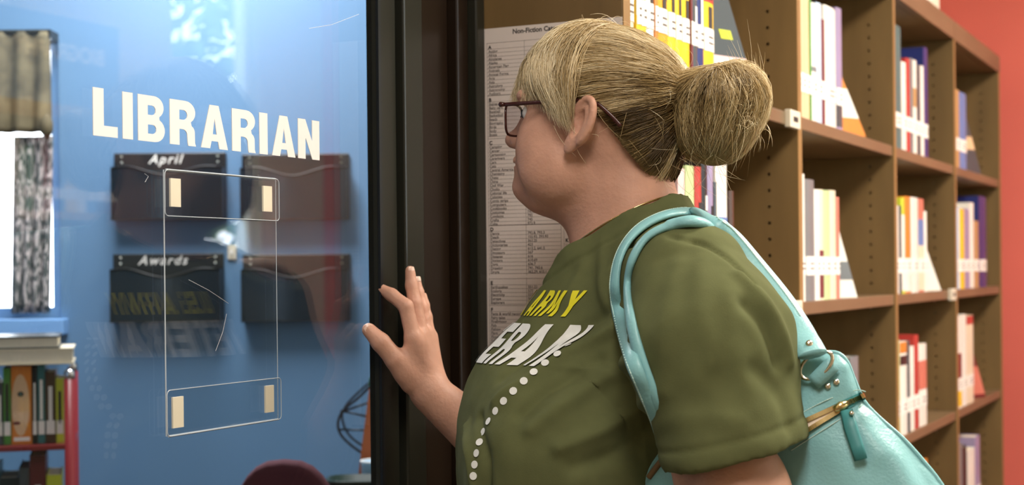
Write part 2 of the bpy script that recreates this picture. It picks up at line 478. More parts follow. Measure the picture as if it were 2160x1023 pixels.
sheet('back_sheet', HY0 + .003, HY1 - .001, HZ0 + .002, HZ1 - .002, .003, GX + 0.0012, 0.0015, M_acryl, hold)
sheet('top_flap', HY0, HY1, 1.414, HZ1, .005, GX + 0.0052, 0.0015, M_acryl, hold)
sheet('bottom_flap', HY0, HY1, HZ0, 1.229, .005, GX + 0.0052, 0.0015, M_acryl, hold)
for nm, (za, zb) in (('top_flap_edge', (1.414, HZ1)), ('bottom_flap_edge', (HZ0, 1.229))):
    P = rrect(HY0, HY1, za, zb, .005, GX + 0.006)
    MB().tube(P, 0.00052, 5, True).build(nm, M_acryledge, hold, True)
MB().tube([(GX + .002, HY0 + .003, HZ0), (GX + .002, HY0 + .003, HZ1)], 0.0008, 5).build('side_edge', M_acryledge, hold)
MB().tube([(GX + .002, HY1 - .001, HZ0), (GX + .002, HY1 - .001, HZ1)], 0.0005, 5).build('side_edge', M_acryledge, hold)
MB().tube([(GX + .004, HY0 + .004, HZ1), (GX + .004, HY1 - .004, HZ1)], 0.0013, 6).build('fold_edge', M_acryledge, hold)
MB().tube([(GX + .004, HY0 + .004, HZ0), (GX + .004, HY1 - .004, HZ0)], 0.0012, 6).build('fold_edge', M_acryledge, hold)
for (pa, pb) in (((352, 376), (374, 437)), ((548, 392), (567, 447)), ((357, 838), (380, 900)), ((553, 814), (571, 868))):
    p = at_x(pa[0], pa[1], GX); q = at_x(pb[0], pb[1], GX)
    box('adhesive_strip', GX + 0.0028, GX + 0.0050, p.y, q.y, q.z, p.z, M_tape, hold)

# ------------------------------------------------------------------ bookcases
SHELF_Z = [1.652, 1.286, 0.928, 0.567, 0.215]     # upper faces
TOPZ0, TOPZ1 = 2.024, 2.080
DEPTH = 0.232
UT = 0.026


def side_panel(y, parent, holes=True, ends=(0.0, TOPZ0 - 0.0005)):
    """upright board with a real column of shelf-pin holes in the face towards the room's near end"""
    z0, z1 = ends
    x0, x1 = FX - DEPTH, FX
    if not holes:
        return box('side_panel', x0, x1, y, y + UT, z0, z1, M_wood, parent, bevel=0.0015)
    xs0, xs1 = x1 - 0.070, x1 - 0.046      # the drilled strip
    pitch = 0.0320; n = int((z1 - z0 - 0.1) / pitch); zs = z0 + 0.05
    mb = MB()
    f = [(x0, z0), (xs0, z0), (xs1, z0), (x1, z0)]
    # near face pieces left and right of the strip, strip ends, then far face and edges
    mb.add([(x0, y, z0), (xs0, y, z0), (xs0, y, z1), (x0, y, z1)], [(0, 1, 2, 3)])
    mb.add([(xs1, y, z0), (x1, y, z0), (x1, y, z1), (xs1, y, z1)], [(0, 1, 2, 3)])
    mb.add([(xs0, y, z0), (xs1, y, z0), (xs1, y, zs), (xs0, y, zs)], [(0, 1, 2, 3)])
    ze = zs + n * pitch
    mb.add([(xs0, y, ze), (xs1, y, ze), (xs1, y, z1), (xs0, y, z1)], [(0, 1, 2, 3)])
    mb.add([(x0, y + UT, z0), (x1, y + UT, z0), (x1, y + UT, z1), (x0, y + UT, z1)], [(3, 2, 1, 0)])
    mb.add([(x0, y, z0), (x1, y, z0), (x1, y + UT, z0), (x0, y + UT, z0)], [(3, 2, 1, 0)])
    mb.add([(x0, y, z1), (x1, y, z1), (x1, y + UT, z1), (x0, y + UT, z1)], [(0, 1, 2, 3)])
    mb.add([(x0, y, z0), (x0, y, z1), (x0, y + UT, z1), (x0, y + UT, z0)], [(0, 1, 2, 3)])
    mb.add([(x1, y, z0), (x1, y + UT, z0), (x1, y + UT, z1), (x1, y, z1)], [(0, 1, 2, 3)])
    cx = (xs0 + xs1) / 2
    for i in range(n):
        za, zb = zs + i * pitch, zs + (i + 1) * pitch; cz = (za + zb) / 2
        ring = [(cx + .0036 * math.cos(math.pi * k / 4), cz + .0036 * math.sin(math.pi * k / 4)) for k in range(8)]
        V = [(xs1, y, cz), (xs1, y, zb), (cx, y, zb), (xs0, y, zb), (xs0, y, cz), (xs0, y, za), (cx, y, za), (xs1, y, za)]
        V += [(a, y, b) for a, b in ring] + [(a, y + 0.012, b) for a, b in ring]
        F = []
        for k in range(8):
            k2 = (k + 1) % 8
            F.append((k, k2, 8 + k2, 8 + k)[::-1]); F.append((8 + k, 8 + k2, 16 + k2, 16 + k)[::-1])
        F.append(tuple(range(16, 24)))
        mb.add(V, F)
    o = mb.build('side_panel', M_wood, parent)
    return o


ORD = ['first', 'second', 'third', 'fourth']
BAYDESC = ['beside the category chart', 'second from the category chart', 'third from the category chart', 'beside the coral wall']
for k in range(4):
    ya, yb = UPR[k], UPR[k + 1]
    bc = thing('bookcase', (FX - DEPTH / 2, (ya + yb) / 2, 0), 'brown wooden bookcase with drilled uprights, %s' % BAYDESC[k], 'bookcase', 'bookcases along the aisle')
    if k == 0:
        side_panel(ya - 0.009, bc, holes=False); a = ya - 0.009 + UT
    else:
        a = ya + 0.004 + UT / 2
    u0 = yb - UT / 2
    side_panel(u0, bc)
    box('front_edge', FX, FX + 0.0015, u0, u0 + UT, 0, TOPZ0 - 0.0005, M_woodedge, bc)
    if k == 0: box('front_edge', FX, FX + 0.0015, ya - 0.009, a, 0, TOPZ0 - 0.0005, M_woodedge, bc)
    box('back_panel', FX - DEPTH, FX - DEPTH + 0.006, a, u0, 0.0, TOPZ1, M_wood, bc)
    box('top_board', FX - DEPTH + .006, FX - 0.0205, (ya - .009 if k == 0 else ya + .0005), yb - .0005 + (.013 if k == 3 else 0), TOPZ0, TOPZ1 - 0.004, M_shelf, bc)
    box('top_rail', FX - 0.020, FX + 0.003, (ya - .009 if k == 0 else ya + .0005), yb - .0005 + (.013 if k == 3 else 0), TOPZ0, TOPZ1, M_shelf, bc, bevel=0.002)
    for i, z in enumerate(SHELF_Z):
        s = box('shelf', FX - DEPTH + .007, FX - 0.002, a + .001, u0 - .001, z - 0.026, z, M_shelf, bc, bevel=0.002)
        if (k, i) in ((0, 0), (2, 1), (0, 1)):
            yl = u0 - 0.075 if (k, i) != (2, 1) else u0 - 0.10
            t = box('label_holder', FX - 0.004, FX + 0.008, yl, yl + 0.07, z - 0.030, z + 0.004, M_cream, s, bevel=0.0015)
            box('label_print', FX + 0.0082, FX + 0.0086, yl + .02, yl + .052, z - 0.018, z - 0.008, M_inkdark, s)
    box('kick_board', FX - 0.03, FX - 0.012, a, u0, 0, 0.185, M_wood, bc)

# ------------------------------------------------------------------ books
COLS = {
    'white': (232, 228, 218), 'cream': (226, 214, 186), 'yellow': (238, 196, 40), 'gold': (222, 160, 38), 'orange': (214, 130, 50), 'peach': (222, 186, 146),
    'tan': (178, 140, 92), 'red': (178, 58, 52), 'dark red': (112, 36, 40), 'salmon': (206, 118, 100), 'teal': (52, 110, 112), 'green': (80, 140, 60),
    'pale green': (186, 206, 150), 'blue': (88, 126, 182), 'navy': (38, 48, 110), 'pale blue': (184, 204, 226), 'grey': (116, 120, 122), 'slate': (70, 76, 80),
    'black': (30, 30, 32), 'lavender': (150, 136, 170), 'brown': (72, 48, 36), 'lime': (196, 204, 60), 'pink': (230, 196, 196), 'maroon': (98, 32, 40),
}
BOOKSEEN = {}


def bookmat(c):
    return mat('cover_' + c.replace(' ', '_'), srgb(*COLS[c]), 0.36, var=0.05, scale=10)


def book(y0, y1, z0, z1, c, label, group, depth=0.16, band=None, top=None, stick=True, spine_x=None, lean=0.0, foot=None, stripes=0, art=None, stick_z=0.048):
    """hardback standing spine out: boards with a rounded spine, page block, paper spine label"""
    sx = (FX - 0.006) if spine_x is None else spine_x
    t = y1 - y0; h = z1 - z0; bt = min(0.0022, t * 0.18)
    base = Vector((sx - depth / 2, y0, z0))
    root = thing('book', base, label, 'book', group)
    R = Matrix.Translation((0, y0, z0)) @ Matrix.Rotation(lean, 4, 'X') @ Matrix.Translation((0, -y0, -z0)) if lean else None
    cm = bookmat(c)
    # outline in plan: near board, rounded spine, far board
    n = 5
    bow = min(0.004, t * 0.18)
    outer = [(sx - depth, y0)] + [(sx - bow * (2 * (i / n) - 1) ** 2, y0 + t * i / n) for i in range(n + 1)] + [(sx - depth, y1)]
    inner = [(sx - depth, y0 + bt), (sx - bow - bt, y0 + bt), (sx - bow - bt, y1 - bt), (sx - depth, y1 - bt)]
    loop = outer + inner[::-1]
    m = len(loop)
    V = [(x, y, z0) for x, y in loop] + [(x, y, z1) for x, y in loop]
    F = [(i, (i + 1) % m, (i + 1) % m + m, i + m) for i in range(m)] + [tuple(reversed(range(m))), tuple(range(m, 2 * m))]
    mb = MB(); mb.add(V, F)
    cv = mb.build('cover', cm, root, M=R)
    MB().box(sx - depth + .004, sx - bow - bt - .0003, y0 + bt + .0002, y1 - bt - .0002, z0 + .003, z1 - .003).build('pages', M_page, root, M=R)

    def strip(name, za, zb, m_, ya=0.0, yb=1.0, out=0.0004):
        pts = [(sx - bow * (2 * s - 1) ** 2 + out, y0 + t * s) for s in [ya + (yb - ya) * i / 4 for i in range(5)]]
        V = [(x, y, za) for x, y in pts] + [(x, y, zb) for x, y in pts] + [(x - .001, y, za) for x, y in pts] + [(x - .001, y, zb) for x, y in pts]
        F = [(i, i + 1, i + 6, i + 5) for i in range(4)] + [(i + 11, i + 10, i + 15, i + 16) for i in range(4)]
        F += [(i + 5, i + 6, i + 16, i + 15) for i in range(4)] + [(i + 10, i + 11, i + 1, i) for i in range(4)] + [(0, 5, 15, 10), (4, 14, 19, 9)]
        return MB().add(V, F).build(name, m_, root, M=R)
    if top: strip('spine_print', z1 - top[1] * h, z1 - .001, bookmat(top[0]))
    if band:
        for (cc, a, b) in band: strip('spine_print', z0 + a * h, z0 + b * h, bookmat(cc), out=0.0005)
    if stripes:
        for s in range(stripes):
            a = 0.40 + 0.40 * s / max(1, stripes)
            strip('spine_title', z0 + a * h, z0 + (a + .3 / stripes) * h, M_inkdark if c not in ('black', 'navy', 'slate', 'maroon', 'brown') else M_white, 0.34, 0.66, 0.0008)
    if stick and t > 0.006:
        st = strip('spine_label', z0 + stick_z, z0 + stick_z + .038, M_white, 0.04, 0.96, 0.0010)
        if t > 0.012:
            strip('call_number', z0 + stick_z + .012, z0 + stick_z + .015, M_ink, 0.3, 0.7, 0.0014)
            strip('call_number', z0 + stick_z + .022, z0 + stick_z + .025, M_ink, 0.3, 0.7, 0.0014)
    if art:   # printed patches on the near board, visible on the leaning copies
        for (cc, a, b, pa, pb) in art:
            MB().box(sx - depth * pb, sx - depth * pa, y0 - .0006, y0, z0 + a * h, z0 + b * h).build('cover_print', bookmat(cc), root, M=R)
    return root


SHNAME = ['upper', 'middle', 'lower', 'bottom']
# bookcase, shelf, books as (left px, right px, top px or None, colour, options)
ROWS = [
    (0, 0, [(1325, 1343, None, 'cream', dict(top=('slate', .5))), (1348, 1357.5, None, 'yellow', dict(band=[('white', .30, .42)])), (1358, 1368, None, 'yellow', dict(top=('gold', .3))),
            (1369, 1385, None, 'white', dict(band=[('blue', .27, .36)], stripes=2)), (1386, 1392, None, 'orange', {}), (1393, 1414, None, 'gold', dict(top=('slate', .50), stripes=1)),
            (1414.3, 1430, None, 'yellow', dict(top=('black', .5), stripes=2)), (1430.6, 1443, None, 'yellow', dict(top=('black', .46), stripes=2)), (1443.6, 1460, None, 'yellow', dict(top=('black', .42), stripes=2)),
            (1461, 1464, None, 'dark red', {}), (1464.4, 1476, None, 'slate', dict(stripes=2)), (1476.5, 1489, None, 'navy', dict(stripes=1)), (1489.6, 1511, None, 'yellow', dict(top=('red', .42), stripes=2))]),
    (0, 1, [(1436, 1450, 356, 'pink', {}), (1452, 1470, 350, 'pale green', dict(band=[('white', .4, .7)])), (1471, 1485, 352, 'red', dict(stripes=2)), (1485.5, 1497, 340, 'black', dict(stripes=3)),
            (1498, 1509, 342, 'lavender', dict(stripes=1)), (1510, 1514.5, 384, 'slate', {}), (1515, 1539, 341, 'white', dict(band=[('blue', .45, .62), ('peach', .2, .3)])), (1543, 1552, 403, 'brown', {})]),
    (1, 0, [(1686.5, 1692, None, 'pale blue', {}), (1692.5, 1702, None, 'peach', {}), (1702.5, 1710, None, 'peach', {}), (1710.4, 1714, None, 'green', {}), (1714.4, 1726, 8, 'white', dict(band=[('grey', .42, .46)])),
            (1726.5, 1737, 8, 'pale blue', {}), (1737.3, 1742.6, 42, 'dark red', {}), (1743, 1767, 17, 'white', {}), (1768, 1780, 19, 'lavender', dict(band=[('slate', .02, .2)]))]),
    (1, 1, [(1690, 1702, 367, 'white', {}), (1703, 1722, 379, 'grey', {}), (1722.5, 1732, 400, 'white', {}), (1732.3, 1740, 400, 'cream', dict(band=[('dark red', .02, .45)])), (1741, 1754, 402, 'pale green', {}),
            (1754.4, 1767, 402, 'cream', {}), (1767.4, 1773, 416, 'salmon', {})]),
    (1, 2, [(1756, 1776, 762, 'cream', {}), (1777, 1796, 770, 'tan', {}), (1797, 1815, 752, 'grey', {})]),
    (2, 0, [(1886.5, 1904, 55, 'teal', {}), (1905, 1914, 132, 'white', {}), (1914.4, 1922, 124, 'red', {}), (1922.4, 1928, 124, 'grey', {}), (1928.4, 1936, 128, 'white', dict(band=[('tan', .5, .7)])),
            (1936.6, 1944, 138, 'slate', {}), (1944.4, 1951, 140, 'white', {}), (1951.4, 1959.4, 102, 'navy', {})]),
    (2, 1, [(1890.5, 1899, 434, 'white', {}), (1899.4, 1904, 434, 'slate', {}), (1904.4, 1911, 417, 'lime', dict(band=[('white', .03, .82)])), (1911.4, 1924, 415, 'orange', dict(band=[('white', 0.02, .22)])),
            (1925, 1940, 417, 'white', {}), (1940.4, 1952, 420, 'salmon', dict(band=[('blue', .5, .78), ('cream', .02, .5)])), (1952.4, 1957, 446, 'white', {})]),
    (2, 2, [(1893, 1900, 716, 'lime', {}), (1903, 1917, 720, 'white', dict(top=('orange', .12), band=[('black', .75, .85)])), (1917.3, 1922, 718, 'slate', {}), (1923, 1932, 730, 'white', {}),
            (1932.4, 1941, 706, 'red', {}), (1942, 1958, 725, 'white', dict(band=[('salmon', .45, .8)]))]),
    (2, 3, [(1940, 1952, 985, 'tan', {}), (1952.5, 1961, 968, 'orange', {})]),
    (3, 0, [(2018.4, 2025, 190, 'tan', {}), (2026, 2040, 197, 'blue', {})]),
    (3, 1, [(2022, 2026, 438, 'pale blue', {}), (2026.4, 2037, 441, 'yellow', {}), (2037.4, 2048, 441, 'lavender', {}), (2048.4, 2057, 428, 'white', {}), (2057.4, 2067, 466, 'tan', {}), (2068, 2083, 415, 'navy', {})]),
    (3, 2, [(2023, 2032, 668, 'white', dict(band=[('dark red', .3, .6), ('yellow', .02, .2)])), (2033, 2042, 663, 'white', {}), (2043, 2057, 665, 'cream', dict(top=('red', .1)))]),
    (3, 3, [(2027, 2035, 935, 'grey', {}), (2035.4, 2044, 940, 'black', {}), (2046, 2061, 946, 'white', {}), (2062, 2072, 918, 'lavender', {})]),
]
CASE = ['bookcase beside the category chart', 'second bookcase from the chart', 'third bookcase from the chart', 'bookcase beside the coral wall']
NUM = ['first', 'second', 'third', 'fourth', 'fifth', 'sixth', 'seventh', 'eighth', 'ninth', 'tenth', 'eleventh', 'twelfth', 'thirteenth', 'fourteenth']
LASTY = {}
for (k, sh, lst) in ROWS:
    zb = SHELF_Z[sh]
    prev = UPR[k] + 0.018
    cnt = {}
    for it in lst: cnt[it[3]] = cnt.get(it[3], 0) + 1
    seen = {}
    for j, (pa, pb, ty, c, kw) in enumerate(lst):
        mid = (zb + 0.12)
        pm = lambda p: at_x(p, 575 - (mid - CAMH) * 900, FX - 0.006).y
        ya, yb = max(pm(pa), prev + 0.0006), pm(pb)
        if ty is None:
            z1 = zb + 0.236 + 0.012 * math.sin(j * 2.3)
            if k == 1: z1 = zb + 0.262 - 0.004 * j
        else:
            z1 = at_x((pa + pb) / 2, ty, FX - 0.006).z
        if yb - ya < 0.005: yb = ya + 0.005
        seen[c] = seen.get(c, 0) + 1
        lab = '%s book on the %s shelf, %s' % (c, SHNAME[sh], CASE[k])
        if cnt[c] > 1: lab = '%s %s book on the %s shelf, %s' % (NUM[seen[c] - 1], c, SHNAME[sh], CASE[k])
        kw = dict(kw)
        book(ya, yb, zb + 0.0004, z1, c, lab, 'books on the aisle bookcases', depth=0.165 + 0.02 * ((j * 7) % 3) / 2, stick_z=(0.052 if not (k == 0 and sh == 0) else 0.060), **kw)
        prev = yb
    LASTY[(k, sh)] = prev

# upright sloping plates standing in for slanted, book-like shapes at the row ends
ENDS_ = [  # bookcase, shelf, foot px, edge px at a height, colours by height
    (0, 0, (1596, 238), (1533, 0), 'slate', [('pink', 0, .37), ('lime', .52, .60)], 'dark grey and pink', .40),
    (1, 0, (1824, 287), (1783, 188), 'orange', [('white', .38, 1.0)], 'orange and white', 1),
    (1, 1, (1806, 614), (1777, 522), 'white', [('grey', .36, .72)], 'white and grey', 1),
    (2, 1, (1983, 603), (1959, 545), 'white', [], 'white', 1),
    (3, 0, (2067, 366), (2043, 275), 'slate', [('peach', .55, .85)], 'dark and peach', 1),
    (3, 2, (2077, 824), (2057, 765), 'dark red', [('salmon', .1, .9)], 'dark red', 1),
]
for (k, sh, pf, pe, c, bands, cn, cut) in ENDS_:
    z0 = SHELF_Z[sh] + .0006
    R = at_x(pf[0], pf[1], FX - .004); R.z = z0
    Lp = Vector((FX - .085, LASTY[(k, sh)] + .004, z0))
    wv = (R - Lp); Ws = wv.length; wv.normalize(); nrm = Vector((wv.y, -wv.x, 0))
    if nrm.y > 0: nrm = -nrm
    # where the sight line through the sloping edge meets the plate
    d = ray(*pe); t = (Lp - EYE).dot(nrm) / d.dot(nrm); E = EYE + d * t
    se, ze = (E - Lp).dot(wv), E.z
    slope = (ze - z0) / max(.004, Ws - se)

    def top_at(s): return min(slope * (Ws - s), .235)
    r = thing('wedge', Lp.lerp(R, .5), '%s stand-in bookend on the %s shelf, %s' % (cn, SHNAME[sh], CASE[k]), 'wedge', 'stand-in wedges on the aisle bookcases')
    H = top_at(0)
    prof = [(0, 0), (Ws, 0)] + ([(Ws - H / slope, H)] if H < slope * Ws - 1e-6 else []) + [(0, H)]

    def plate(name, pr, m_, o0, o1):
        A_ = [Lp + wv * s + Vector((0, 0, z)) + nrm * o0 for s, z in pr]; B_ = [Lp + wv * s + Vector((0, 0, z)) + nrm * o1 for s, z in pr]; n = len(pr)
        return MB().add(A_ + B_, [tuple(range(n)), tuple(reversed(range(n, 2 * n)))] + [(i, i + n, (i + 1) % n + n, (i + 1) % n) for i in range(n)]).build(name, m_, r)
    plate('plate', prof, bookmat(c), 0.0, .004)
    vis = min(H, ze - z0) if cut == 1 else .20
    for (bc_, a, b) in bands:
        za, zb2 = a * vis, b * vis
        pr = [(0, za), (max(.001, Ws - za / slope), za), (max(.001, Ws - zb2 / slope), zb2), (0, zb2)]
        if bc_ == 'lime': pr = [(Ws - za / slope - .055, za), (Ws - za / slope - .022, za), (Ws - zb2 / slope - .022, zb2), (Ws - zb2 / slope - .055, zb2)]
        plate('plate_print', pr, bookmat(bc_), .0041, .0046)
    MB().add([Lp, R, R - nrm * .03, Lp - nrm * .03] + [q + Vector((0, 0, .0015)) for q in (Lp, R, R - nrm * .03, Lp - nrm * .03)], [(0, 1, 2, 3), (7, 6, 5, 4), (0, 4, 5, 1), (1, 5, 6, 2), (2, 6, 7, 3), (3, 7, 4, 0)]).build('foot_plate', bookmat(c), r)

# cream box on top of the third bookcase
bx = thing('storage_box', (FX - .1, 4.36, TOPZ1), 'small cream box on top of the bookcases', 'box')
box('body', FX - .16, FX - .012, 4.27, 4.45, TOPZ1, TOPZ1 + 0.05, M_cream, bx, bevel=.003)
box('lid', FX - .163, FX - .009, 4.267, 4.453, TOPZ1 + 0.0505, TOPZ1 + 0.066, M_white, bx, bevel=.003)

# ------------------------------------------------------------------ category chart on the bookcase end
CHY = UPR[0] - 0.009          # face of the end panel
chart = thing('category_chart', (-0.92, CHY, 1.11), 'printed two-column category chart taped to the bookcase end panel', 'chart')


def chz(py): return 1.35 + (575.4 - py) * 0.000706


def chx(px): return -1.0315 + (px - 1018) * 0.000757


T_SH = 0.0009
box('upper_sheet', chx(1019), chx(1313), CHY - T_SH, CHY - 0.0001, chz(586), chz(64), M_paper, chart)
box('lower_sheet', chx(1019), chx(1313), CHY - T_SH * 1.6, CHY - T_SH * 0.6 - .0002, chz(905), chz(584.5), M_paper, chart)
SECT = [
    ('A', 103, ['Acting', 'Africa', 'Airplanes', 'Alaska', 'American Flag', 'Animals', 'Annual Forms', 'Arts', 'Asia', 'Astrology', 'Astronomy', 'Authors'], None),
    ('B', 213, ['Babies', 'Baby care', 'Baseball', 'Basketball', 'Beads', 'Biography', 'Birds', 'Body', 'Boats'], None),
    ('C', 303, ['Camping', 'Cancer', 'Cartooning', 'Caregivers', 'Cars', 'Cats', 'Central America', 'Chemistry', 'Chess', 'China', 'Civil War', 'Clocks', 'Colonial life', 'Colonies',
                'Comic strips', 'Computers', 'Cookbooks', 'Costumes', 'Cowboys', 'Crafts', 'Cuba'], {17: '741.5', 18: '792', 19: '745', 20: '972.9'}),
    ('D', 484, ['Dance', 'Death', 'Detectives', 'Dictionaries', 'Dieting', 'Dinosaurs', 'Diseases', 'Doctors', 'Dogs', 'Drawing', 'Drugs'],
     {0: '792.8, 793.3', 1: '155.93, 393.93', 2: '363.25', 3: '423', 4: '613.2, 641.5', 5: '567', 6: '616', 7: '610.69', 8: '636.7', 9: '741, 743.6', 10: '362.29, 615.1'}),
    ('E', 596, ['Earthquakes', 'Ecology', 'Electricity', 'Europe', 'Explorers'], {0: '551.22', 1: '577', 2: '537', 3: '914, 940, 949', 4: '910, 970'}),
    ('F', 652, ['Facts & world records', 'Fairy tales', 'Firefighting', 'Fish', 'Fishing', 'Flags', 'Flowers', 'Folk tales', 'Football', 'Fossils'], {0: '031', 1: '398'}),
    ('G', 748, ['Games & puzzles', 'Gardening', 'Germany'], None),
]
tx = MB(); td = MB(); rl = MB()


def put_text(mb, body, size, x, z, y, bold=0.0):
    V, F = text_mesh(body, size, bold)
    mb.add([(x + v.x, y, z + v.y) for v in V], F)


def sheet_y(py): return CHY - (T_SH * 1.6 if py > 584.5 else T_SH) - 0.0002


put_text(td, 'Non-Fiction Categories', 0.0098, chx(1084), chz(79), sheet_y(79), 0.0003)
for (ch, py, rows, nums) in SECT:
    put_text(td, ch, 0.0072, chx(1031), chz(py + 4), sheet_y(py), 0.00035)
    n = len(rows); pit = 8.05
    rl.box(chx(1028), chx(1183), sheet_y(py) - .00004, sheet_y(py), chz(py - 8.0) - .0002, chz(py - 8.0) + .0002)
    for i, r in enumerate(rows):
        q = py + 9.0 + pit * i
        put_text(tx, r, 0.0058, chx(1031), chz(q + 3), sheet_y(q), .00012)
        if nums and i in nums: put_text(tx, nums[i], 0.0056, chx(1112), chz(q + 3), sheet_y(q), .00012)
        rl.box(chx(1028), chx(1183), sheet_y(q) - .00004, sheet_y(q), chz(q - 4.2) - .00016, chz(q - 4.2) + .00016)
    q = py + 9.0 + pit * n
    rl.box(chx(1028), chx(1183), sheet_y(q) - .00004, sheet_y(q), chz(q - 4.2) - .0002, chz(q - 4.2) + .0002)
for px in (1028, 1109, 1183, 1189):
    rl.box(chx(px) - .0002, chx(px) + .0002, CHY - T_SH * 1.6 - .00024, CHY - T_SH * 1.6 - .0002, chz(800), chz(586))
    rl.box(chx(px) - .0002, chx(px) + .0002, CHY - T_SH - .00024, CHY - T_SH - .0002, chz(582), chz(94))
put_text(td, 'K', 0.0072, chx(1192), chz(514), sheet_y(514), 0.00035)
for i, r in enumerate(['Karate', 'Knights', 'Knitting', 'Korea', 'Kwanzaa']):
    put_text(tx, r, 0.0056, chx(1192), chz(525 + 8.05 * i), sheet_y(500))
    rl.box(chx(1189), chx(1300), sheet_y(500) - .00004, sheet_y(500), chz(518 + 8.05 * i) - .00016, chz(518 + 8.05 * i) + .00016)
for mb_, nm_, m_ in ((tx, 'row_text', M_ink), (td, 'heading_text', M_inkdark), (rl, 'table_rules', M_ink)):
    mb_.build(nm_, m_, chart)['kind'] = 'stuff'

# ------------------------------------------------------------------ inside the office
INV = OM.transposed()


def omesh(mb, name, m, parent=None, **k):
    return mb.build(name, m, parent, M=OM4, **k)


def oworld(x, y, z): return OM @ Vector((x, y, z))


# wall pockets
def pocket(px0, px1, py0, py1, label, word, wx):
    a = opx(px0, py0, OFF_D - 0.03); b = opx(px1, py1, OFF_D - 0.03)
    x0, x1, z0, z1 = a.x, b.x, min(a.z, b.z), a.z
    z1 = (a.z); z0 = b.z
    r = thing('wall_pocket', oworld((x0 + x1) / 2, OFF_D, z0), label, 'file pocket', 'wall pockets on the blue wall')
    omesh(MB().box(x0, x1, OFF_D - 0.012, OFF_D - 0.001, z0, z1), 'back_plate', M_black, r, bevel=0.003)
    # front pouch with a dipped upper edge
    n = 14; V = []; F = []
    w = x1 - x0; lip = z1 - (z1 - z0) * 0.235
    for i in range(n + 1):
        s = i / n
        dip = 0.022 * max(0.0, math.cos((s - 0.5) * math.pi * 1.5)) ** 1.2 - 0.004 * abs(math.sin(s * math.pi * 2))
        bow = 0.050 + 0.010 * math.sin(math.pi * s)
        x = x0 + 0.004 + (w - 0.008) * s
        V += [(x, OFF_D - bow, z0 + .003), (x, OFF_D - bow - .006, lip - dip), (x, OFF_D - bow + .003, z0 + .003), (x, OFF_D - bow - .003, lip - dip)]
    for i in range(n):
        k = i * 4
        F += [(k, k + 4, k + 5, k + 1), (k + 2, k + 3, k + 7, k + 6), (k + 1, k + 5, k + 7, k + 3), (k, k + 2, k + 6, k + 4)]
    F += [(0, 1, 3, 2), (n * 4, n * 4 + 2, n * 4 + 3, n * 4 + 1)]
    omesh(MB().add(V, F), 'pouch', M_smoke, r)
    omesh(MB().tube([Vector(V[i * 4 + 1]) for i in range(n + 1)], 0.0028, 5), 'pouch_lip', M_black, r, smooth=True)
    omesh(MB().box(x0 + .002, x0 + .006, OFF_D - .055, OFF_D - .012, z0, lip).box(x1 - .006, x1 - .002, OFF_D - .055, OFF_D - .012, z0, lip).box(x0 + .002, x1 - .002, OFF_D - .06, OFF_D - .012, z0, z0 + .004), 'pouch_side', M_black, r)
    hy = OFF_D - 0.0135
    for sx in (x0 + 0.022, x1 - 0.022):
        for dz in (0.010, 0.026):
            P = [Vector((sx + .0035 * math.cos(t * math.pi / 4), hy, z1 - dz + .0035 * math.sin(t * math.pi / 4))) for t in range(8)]
            omesh(MB().add(P, [tuple(range(8))]).add([p + Vector((0, .001, 0)) for p in P], [tuple(reversed(range(8)))]), 'screw', M_nickel, r)
    if word:
        Vt, Ft = text_mesh(word, 0.036, 0.0004, 0.35, 'CENTER', 1.25)
        cx = opx(wx, py0).x
        omesh(MB().add([(cx + v.x, hy - .0005, z1 - .030 + v.y) for v in Vt], Ft), 'name_print', M_white, r)
    return r


pocket(236, 475, 322, 463, 'black wall pocket labelled April on the blue wall', 'April', 350)
pocket(507, 736, 324, 463, 'black wall pocket beside the one labelled April', None, 600)
pocket(234, 470, 536, 678, 'black wall pocket labelled Awards on the blue wall', 'Awards', 345)
pocket(509, 738, 537, 677, 'black wall pocket beside the one labelled Awards', None, 600)
# light switch plate between the pockets
sp = opx(490, 532, OFF_D)
sw = thing('switch_plate', oworld(sp.x, OFF_D, sp.z - .03), 'beige switch plate between the black wall pockets', 'switch plate')
omesh(MB().box(sp.x - .012, sp.x + .012, OFF_D - .007, OFF_D - .001, sp.z - .02, sp.z + .02), 'plate', M_cream, sw, bevel=.002)
omesh(MB().box(sp.x - .003, sp.x + .003, OFF_D - .013, OFF_D - .007, sp.z - .006, sp.z + .006), 'toggle', M_white, sw, bevel=.001)

# curtains in the office window


